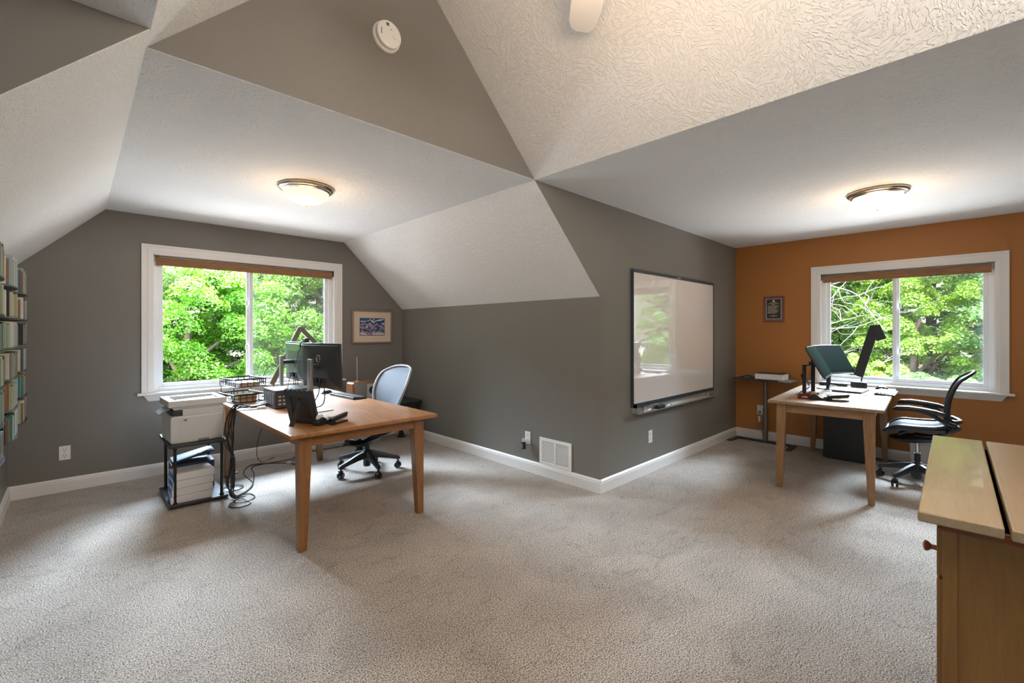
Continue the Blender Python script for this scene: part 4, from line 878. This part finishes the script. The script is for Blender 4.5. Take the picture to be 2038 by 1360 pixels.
def disc_case(ci, th_, dep, hh_):
    key = (ci, round(th_, 3), round(hh_, 3), round(dep, 3))
    if key not in protos:
        m_ = MB(); m_.box(0, dep, -th_/2, th_/2, 0, hh_); o = m_.build('disc_case', PM[ci], None, bevel=.0015, seg=1); protos[key] = o; return o
    o = protos[key].copy(); COL.objects.link(o); return o
rr = random.Random(11)
for r_ in (3, 2, 1):
    c = cent[r_]
    t = thing('disc_rack', {3: 'farthest', 2: 'middle', 1: 'nearest'}[r_]+' wall rack of half round black shelves on the left wall', 'rack', (XL, c, 0), group='disc racks on the left wall')
    MB().box(0, .012, -.03, .03, .70, 1.80).build('wall_rail', 'blackm', t)
    for z in shelf_z:
        out = [(.0, -.33)]+[(.004+.150*math.sin(a)**.75, -.33*math.cos(a)) for a in [PI*i/24 for i in range(1, 24)]]+[(.0, .33)]
        MB().poly(out, [], fz(z), .008).build('shelf', 'satin', t, bevel=.001)
    for si, z in enumerate(shelf_z):
        y = c-.30; 
        while y < c+.29:
            th_ = rr.choice((.022, .030, .038, .026)); yy = y+th_/2
            if yy+th_/2 > c+.30: break
            y += th_+.0015
            if yy < 2.92: continue
            ci = rr.choices(range(len(palette)), wts)[0]; q = abs(yy-c)/.33
            edge = .150*math.sqrt(max(0, 1-q*q))**.75; dep = round(min(.128, max(.05, edge-.012)), 2); hh_ = rr.choice((.126, .135, .142))
            if si == 0: hh_ = rr.choice((.142, .15, .165)) if yy < 4.7 else .13
            o = disc_case(ci, th_, dep, hh_); o.location = (XL+.0135, yy, z+.008)
            lb = f'{palette[ci][0]} disc case on the {ordn[si]} shelf of the {rackn[r_]} wall rack'
            tag(o, lb, 'disc case', lb.replace('disc case', 'disc cases'))

# ------------------------------------------------------------------ cables
def cable(name, label, pts, r, m='cable', n=7, group=None):
    o = MB().tube(pts, r, n, smooth=7).build(name, m, None, smooth=True); tag(o, label, 'cable', group); return o
G1 = 'black cables hanging from the left edge of the honey oak desk'
for k in range(9):
    a = rr.uniform(-1, 1); b_ = rr.uniform(-1, 1); e = rr.uniform(-1, 1)
    cable('cable', 'black cable in the bundle hanging from the left edge of the honey oak desk',
          [(1.14, 3.98+.02*k, ZT1+.02+.012*(k % 3)), (1.02+.02*a, 4.03+.03*b_, ZT1+.012+.006*(k % 3)), (.915+.012*a, 4.06+.05*b_, ZT1+.012+.004*k), (.878+.035*a, 4.07+.07*b_, ZT1-.08+.04*a), (.875+.05*e, 4.08+.07*a, .50), (.89+.015*b_, 4.10+.015*a, .36), (.885+.045*a, 4.12+.05*e, .18), (.90+.02*b_, 4.15+.03*a, .06), (.96+.05*a, 4.19+.06*b_, .012)], .0035+.001*(k % 2), group=G1)
for k, pts in enumerate([[(.90, 4.22, .05), (.99, 4.12, .008), (1.0, 4.02, .006), (.92, 3.98, .006), (.86, 4.06, .006), (.93, 4.16, .012)],
                         [(.93, 4.22, .02), (1.05, 4.26, .006), (1.06, 4.14, .006), (.97, 4.08, .006), (.90, 4.12, .012)]]):
    cable('cable', ('larger' if k == 0 else 'smaller')+' loop of black cable lying on the carpet beside the printer cart', pts, .004)
cable('cable', 'black cable running over the carpet from the bundle to under the desk', [(.95, 4.24, .012), (1.10, 4.42, .006), (1.22, 4.78, .006), (1.30, 5.10, .006), (1.62, 5.08, .01), (1.80, 5.22, .02), (2.02, 5.26, .008), (2.32, 5.24, .008)], .0045)
cable('cable', 'black cable curling on the carpet behind the near desk leg', [(.96, 4.22, .012), (1.14, 4.50, .006), (1.16, 4.9, .006), (1.3, 5.16, .006), (1.55, 5.0, .006), (1.62, 4.86, .006)], .004)
cable('cable', 'thin black cable dropping from the desk to the back baseboard', [(1.42, 4.93, ZT1-.03), (1.40, 4.98, .55), (1.33, 5.05, .30), (1.34, 5.15, .10), (1.40, 5.20, .006), (1.55, 5.30, .006)], .003)
t = thing('power_strip', 'white power strip with plugs on the carpet by the rear desk leg', 'power strip', (1.70, 4.98, 0), R(20)); MB().box(-.14, .14, -.025, .025, 0, .025).build('body', 'wplastic', t, bevel=.004)
b = MB()
for i in range(4): b.box(-.10+.055*i, -.07+.055*i, -.015, .015, .025, .05)
b.build('plug', 'gplastic', t, bevel=.003)
cable('cable', 'white cable hanging to the glass side table behind the office chair', [(1.95, 5.32, .006), (2.08, 5.33, .05), (2.12, 5.36, .2), (2.15, 5.34, .45), (2.30, 5.25, .51)], .003, 'wcable')
cable('cable', 'black webcam cable hanging down to the small computer', [(1.42, 4.045, 1.27), (1.37, 4.03, 1.20), (1.33, 4.0, 1.08), (1.28, 3.98, .98), (1.27, 4.0, .90)], .0022)
cable('cable', 'left black cable arching behind the small computer', [(1.17, 4.18, .90), (1.14, 4.22, .95), (1.18, 4.24, 1.05), (1.25, 4.26, 1.08)], .0025)
cable('cable', 'black cable from the nearer monitor down to the honey oak desk', [(1.38, 3.60, .985), (1.37, 3.60, .88), (1.345, 3.66, .80), (1.30, 3.76, ZT1+.006), (1.27, 3.88, ZT1+.02)], .004)
cable('cable', 'second black cable from the nearer monitor, right of the first', [(1.39, 3.56, .985), (1.40, 3.55, .88), (1.40, 3.60, .79), (1.36, 3.74, ZT1+.006), (1.31, 3.89, ZT1+.03)], .004)
for k in range(3): cable('cable', 'short black cable hanging from the back of the farther monitor', [(1.43, 4.22+.05*k, .985), (1.42, 4.21+.05*k, .88), (1.42, 4.2+.05*k, .80), (1.40, 4.15+.05*k, ZT1+.006)], .0035, group='cables of the farther monitor')
for k in range(5):
    a = rr.uniform(-1, 1); b_ = rr.uniform(-1, 1)
    cable('cable', 'black cable looping behind the screens on the light oak desk', [(5.0, 1.16, .80+.02*k), (5.1+.05*a, 1.20, .93+.04*b_), (5.30, 1.22, .90+.03*a), (5.42+.05*b_, 1.22, .80), (5.25+.1*a, 1.23, ZT2+.006), (5.05+.05*b_, 1.21, ZT2+.008), (5.3, 1.18, .82), (5.55, 1.14, ZT2+.012)], .003, group='cables behind the tilted screens')
cable('cable', 'white cable lying across the light oak desk between laptop and screens', [(5.35, 1.02, ZT2+.006), (5.6, 1.06, ZT2+.05), (5.8, .98, ZT2+.006), (6.0, .97, ZT2+.006)], .003, 'wcable')
cable('cable', 'thin black cable on the front of the light oak desk', [(4.95, .95, ZT2+.004), (5.1, .85, ZT2+.004), (5.25, .80, ZT2+.004), (5.35, .72, ZT2+.004), (5.45, .68, ZT2+.006)], .003)
t = thing('power_plug', 'gray plug and white adapter hanging from the orange wall outlet', 'plug', (XO-.01, 1.93, .346), R(-90))
MB().box(-.014, .014, -.035, -.002, -.018, .016).build('plug_body', 'gplastic', t, bevel=.004)
b = MB(); b.box(-.012, .014, -.040, -.018, -.12, -.045); b.build('adapter', 'white', t, bevel=.004)
b = MB(); b.tube([(0, -.028, -.015), (.0, -.035, -.03), (0, -.03, -.05)], .004); b.tube([(0, -.03, -.115), (-.005, -.03, -.16), (.03, -.04, -.23), (.06, -.05, -.30), (.08, -.05, -.336)], .004); b.build('cord', 'gplastic', t, smooth=True)
cable('cable', 'gray cable on the carpet along the orange wall baseboard', [(6.18, 1.85, .006), (6.15, 1.6, .006), (6.2, 1.45, .006), (6.17, 1.32, .006), (6.2, 1.2, .006)], .004, 'gplastic')

# ------------------------------------------------------------------ outdoors
def leaf_mat(name, c1, c2, scale=1.3, trans=.45):
    m = bpy.data.materials.new(name); m.use_nodes = True; N = m.node_tree.nodes; L = m.node_tree.links; N.clear()
    out = N.new('ShaderNodeOutputMaterial'); d = N.new('ShaderNodeBsdfDiffuse'); tr = N.new('ShaderNodeBsdfTranslucent'); mx = N.new('ShaderNodeMixShader'); mx.inputs[0].default_value = trans
    g = N.new('ShaderNodeBsdfGlossy'); g.inputs['Roughness'].default_value = .35; m2 = N.new('ShaderNodeMixShader'); m2.inputs[0].default_value = .06
    ge = N.new('ShaderNodeNewGeometry'); wn_ = N.new('ShaderNodeTexWhiteNoise'); wn_.noise_dimensions = '1D'; L.new(ge.outputs['Random Per Island'], wn_.inputs['W'])
    r = N.new('ShaderNodeMix'); r.data_type = 'RGBA'; r.inputs[6].default_value = (*c1, 1); r.inputs[7].default_value = (*c2, 1); L.new(wn_.outputs[0], r.inputs[0])
    L.new(r.outputs[2], d.inputs[0]); L.new(r.outputs[2], tr.inputs[0]); L.new(d.outputs[0], mx.inputs[1]); L.new(tr.outputs[0], mx.inputs[2])
    L.new(mx.outputs[0], m2.inputs[1]); L.new(g.outputs[0], m2.inputs[2]); L.new(m2.outputs[0], out.inputs[0]); return m
LM = {'maple': leaf_mat('leaf_bright', (.10, .30, .015), (.26, .52, .05)), 'lime': leaf_mat('leaf_yellow_green', (.22, .44, .04), (.44, .62, .13)),
      'mid': leaf_mat('leaf_mid', (.12, .30, .06), (.26, .48, .12)), 'fir': leaf_mat('needles', (.035, .10, .03), (.10, .20, .05), trans=.25), 'fir2': leaf_mat('needles_light', (.10, .24, .05), (.26, .42, .10), trans=.3)}
M['bark'] = mat('bark', (.13, .10, .085), .9, var=.4, vscale=12, bump=1, bscale=40); M['birch'] = mat('pale_bark', (.22, .20, .185), .8, var=.35, vscale=10)
M['soil'] = mat('forest_floor', (.16, .11, .07), 1.0, var=.5, vscale=1.5, bump=1, bscale=10)
def leaves(name, pts, nrm, size, m, parent, asp=.62):
    n = len(pts); t1 = rng.normal(size=(n, 3)); t1 -= nrm*(t1*nrm).sum(1)[:, None]; t1 /= np.linalg.norm(t1, axis=1)[:, None]; t2 = np.cross(nrm, t1)
    s = size*rng.uniform(.6, 1.25, n)[:, None]; a, b = t1*s*.5, t2*s*.5*asp; f = nrm*s*.12
    V = np.stack([pts-a, pts-b+f, pts+a, pts+b+f], 1).reshape(-1, 3); me = bpy.data.meshes.new(name)
    me.vertices.add(4*n); me.vertices.foreach_set('co', V.ravel().astype(np.float32)); idx = np.arange(n)[:, None]*4
    F = np.concatenate([idx+[0, 1, 2], idx+[0, 2, 3]], 1).reshape(-1, 3)
    me.loops.add(F.size); me.loops.foreach_set('vertex_index', F.ravel()); me.polygons.add(len(F)); me.polygons.foreach_set('loop_start', np.arange(len(F))*3); me.polygons.foreach_set('loop_total', np.full(len(F), 3))
    me.update(); me.validate(); me.materials.append(m); o = bpy.data.objects.new(name, me); COL.objects.link(o); o.parent = parent; return o
GZ = -1.6
def broadleaf(label, x, y, rx, rz_, zc_, n, m, size=.12, clumps=70, seed=1):
    rs = np.random.default_rng(seed); t = thing('tree', label, 'tree', (x, y, GZ), group=None); h = zc_-GZ
    b = MB(); b.tube([(0, 0, 0), (.05, .03, h*.4), (.0, .08, h*.8), (.1, 0, h*1.2)], lambda q: .13*(1-.7*q)+.01, 10)
    for i in range(9):
        a = i*2.4; q = .25+.07*i; e = Vector((math.cos(a)*rx*.75, math.sin(a)*rx*.75, h*(q+.35))); b.tube([(0, .03, h*q), e*.5+Vector((0, 0, h*q*.5+.1)), e], lambda q: .05*(1-.85*q), 6)
    b.build('trunk', 'bark', t, smooth=True)
    d = rs.normal(size=(clumps, 3)); d /= np.linalg.norm(d, axis=1)[:, None]; rad = rs.uniform(.35, 1, clumps)[:, None]**.5
    C = d*rad*np.array([rx, rx, rz_]); k = rs.integers(0, clumps, n); cr_ = rs.uniform(.25, .6, clumps)*min(rx, 2.4)*.42
    u = rs.normal(size=(n, 3)); u /= np.linalg.norm(u, axis=1)[:, None]; u[:, 2] = np.abs(u[:, 2])*1.1-.35; P = C[k]+u*cr_[k][:, None]*rs.uniform(.6, 1.05, n)[:, None]
    nr = u*.6+rs.normal(size=(n, 3))*.42+np.array([0, 0, .55]); nr /= np.linalg.norm(nr, axis=1)[:, None]
    P[:, 2] += h; keep = P[:, 2] > .05
    leaves('foliage', P[keep], nr[keep], size, LM[m], t); return t
def conifer(label, x, y, ht, r0, m, n=26, per=150, size=.16, seed=1, low=.1, trunk='bark'):
    rs = np.random.default_rng(seed); t = thing('conifer', label, 'tree', (x, y, GZ))
    MB().cyl((0, 0, 0), (0, 0, ht), .17, .02, n=12).build('trunk', trunk, t, smooth=True)
    P = []; NR = []; br = MB()
    for i in range(n):
        q = low+(1-low)*i/n; z = ht*q; r = r0*(1-q)**.8+.15; nb = 7
        for j in range(nb):
            a = 2*PI*(j/nb)+i*.9+rs.uniform(-.25, .25); L_ = r*rs.uniform(.75, 1.1); dr = np.array([math.cos(a), math.sin(a)]); s = rs.uniform(0, 1, per)**.7
            wd = .30*L_*(1-s)*(s+.25)*1.7; off = rs.uniform(-1, 1, per)*wd; px_ = dr[0]*s*L_-dr[1]*off; py_ = dr[1]*s*L_+dr[0]*off
            pz = z+.12*s*L_-.30*L_*s*s-np.abs(off)*.25+rs.normal(size=per)*.03
            P.append(np.stack([px_, py_, pz], 1)); nn = rs.normal(size=(per, 3))*.45+np.array([dr[0]*.35, dr[1]*.35, 1.]); NR.append(nn/np.linalg.norm(nn, axis=1)[:, None])
    leaves('foliage', np.concatenate(P), np.concatenate(NR), size, LM[m], t, .35); return t
def bare_tree(label, x, y, ht, seed, r0=.10, m='birch', lean=0, spread=1.0, n1=9):
    rs = random.Random(seed); t = thing('bare_tree', label, 'tree', (x, y, GZ)); tr = MB(); tr.tube([(0, 0, 0), (lean*.3, .1, ht*.35), (lean*.6, -.05, ht*.7), (lean, .0, ht)], lambda q: r0*(1-.55*q), 10); tr.build('trunk', m, t, smooth=True)
    b = MB()
    for i in range(n1):
        z = ht*(.22+.07*i); a = rs.uniform(-.6, .6)+(PI/2 if rs.random() < .5 else -PI/2)
        p = Vector((lean*z/ht, 0, z)); d = Vector((math.cos(a)*.6, math.sin(a), rs.uniform(.15, .8))).normalized(); pts = [p]
        for s in range(5): d = (d+Vector((rs.uniform(-.4, .4), rs.uniform(-.6, .6), rs.uniform(-.5, .5)))).normalized(); p = p+d*.42*spread; pts.append(p.copy())
        b.tube(pts, lambda q: .016*(1-.75*q), 6, smooth=3)
        for s in (1, 2, 2, 3, 3, 4, 4):
            q = pts[s]; dd = Vector((rs.uniform(-.6, .6), rs.uniform(-1, 1), rs.uniform(-.5, .7))).normalized(); b.tube([q, q+dd*.3, q+dd*.55+Vector((0, .1, -.08)), q+dd*.9], lambda q: .008*(1-.7*q), 5, smooth=3)
    b.build('branches', m, t, smooth=True); return t
struct(MB().box(-40, 60, -40, 60, GZ-.3, GZ).build('floor_outside', 'soil'), 'brown forest floor')
# beyond the back window
broadleaf('bright green leafy tree filling the left pane of the back window', 1.6, 11.2, 1.9, 2.4, 1.1, 117800, 'maple', 0.058, 190, 3)
broadleaf('mid green leafy tree behind the right pane of the back window', 4.9, 12.4, 2.2, 2.6, 1.6, 106400, 'maple', 0.058, 190, 4)
broadleaf('low bright green bush below the back window', 3.2, 10.6, 1.5, .9, -.3, 41800, 'maple', 0.054, 90, 5)
broadleaf('leafy tree far right beyond the back window', 8.2, 13.5, 2.0, 2.6, 1.5, 30400, 'mid', 0.082, 90, 6)
broadleaf('leafy tree far left beyond the back window', -2.2, 12.5, 2.0, 2.6, 1.4, 15200, 'mid', 0.095, 60, 7)
bare_tree('brown trunk rising at the right edge of the back window', 5.05, 10.9, 7.5, 5, .10, 'bark', .1, .8)
for i, (x, y, lb) in enumerate(((1.2, 15.5, 'dark conifer at the upper left beyond the back window'), (3.4, 17.0, 'dark conifer in the middle distance beyond the back window'), (6.2, 16.2, 'dark conifer behind the right pane of the back window'), (9.3, 17.5, 'dark conifer far right beyond the back window'), (-1.8, 17, 'dark conifer far left beyond the back window'))):
    conifer(lb, x, y, 10.5, 2.5, 'fir', 27, 170, .17, 20+i)
# beyond the orange wall window
conifer('conifer with layered light green boughs in the left pane of the orange wall window', 15.2, 3.0, 8.5, 2.3, 'fir2', 30, 260, .12, 31, trunk='birch')
bare_tree('pale trunk standing left in the orange wall window', 12.6, 2.55, 8, 8, .125, 'birch', .1, .9)
bare_tree('leafless pale branching tree at the far left of the orange wall window', 11.2, 2.75, 7, 17, .045, 'birch', .2, 1.0, 10)
bare_tree('slim dark trunk left of the pale trunk in the orange wall window', 14.2, 3.25, 8, 4, .08, 'bark', -.1, .7)
broadleaf('yellow green leafy tree in the right pane of the orange wall window', 13.6, .95, 1.25, 2.3, 1.1, 64600, 'lime', 0.058, 130, 9)
broadleaf('low yellow green shrub behind the black folded arm lamp', 11.3, 1.62, .75, .95, .05, 22800, 'lime', 0.054, 50, 10)
broadleaf('green leafy tree at the right edge of the orange wall window', 13.2, -1.3, 1.7, 2.6, 1.3, 64600, 'mid', 0.061, 140, 12)
broadleaf('low green bush below the right pane of the orange wall window', 11.0, .35, 1.1, .85, -.2, 38000, 'mid', 0.054, 80, 13)
broadleaf('leafy tree far left beyond the orange wall window', 14.5, 6.2, 2.2, 2.6, 1.3, 15200, 'mid', 0.095, 60, 14)
for i, (x, y, lb) in enumerate(((18.5, 1.0, 'dark conifer behind the yellow green tree of the orange wall window'), (19.0, 3.4, 'dark conifer behind the layered conifer'), (18.0, 5.6, 'dark conifer far left beyond the orange wall window'), (18.2, -1.6, 'dark conifer at the right edge beyond the orange wall window'), (19, -4.5, 'dark conifer far right beyond the orange wall window'))):
    conifer(lb, x, y, 10.5, 2.5, 'fir', 27, 170, .17, 40+i)
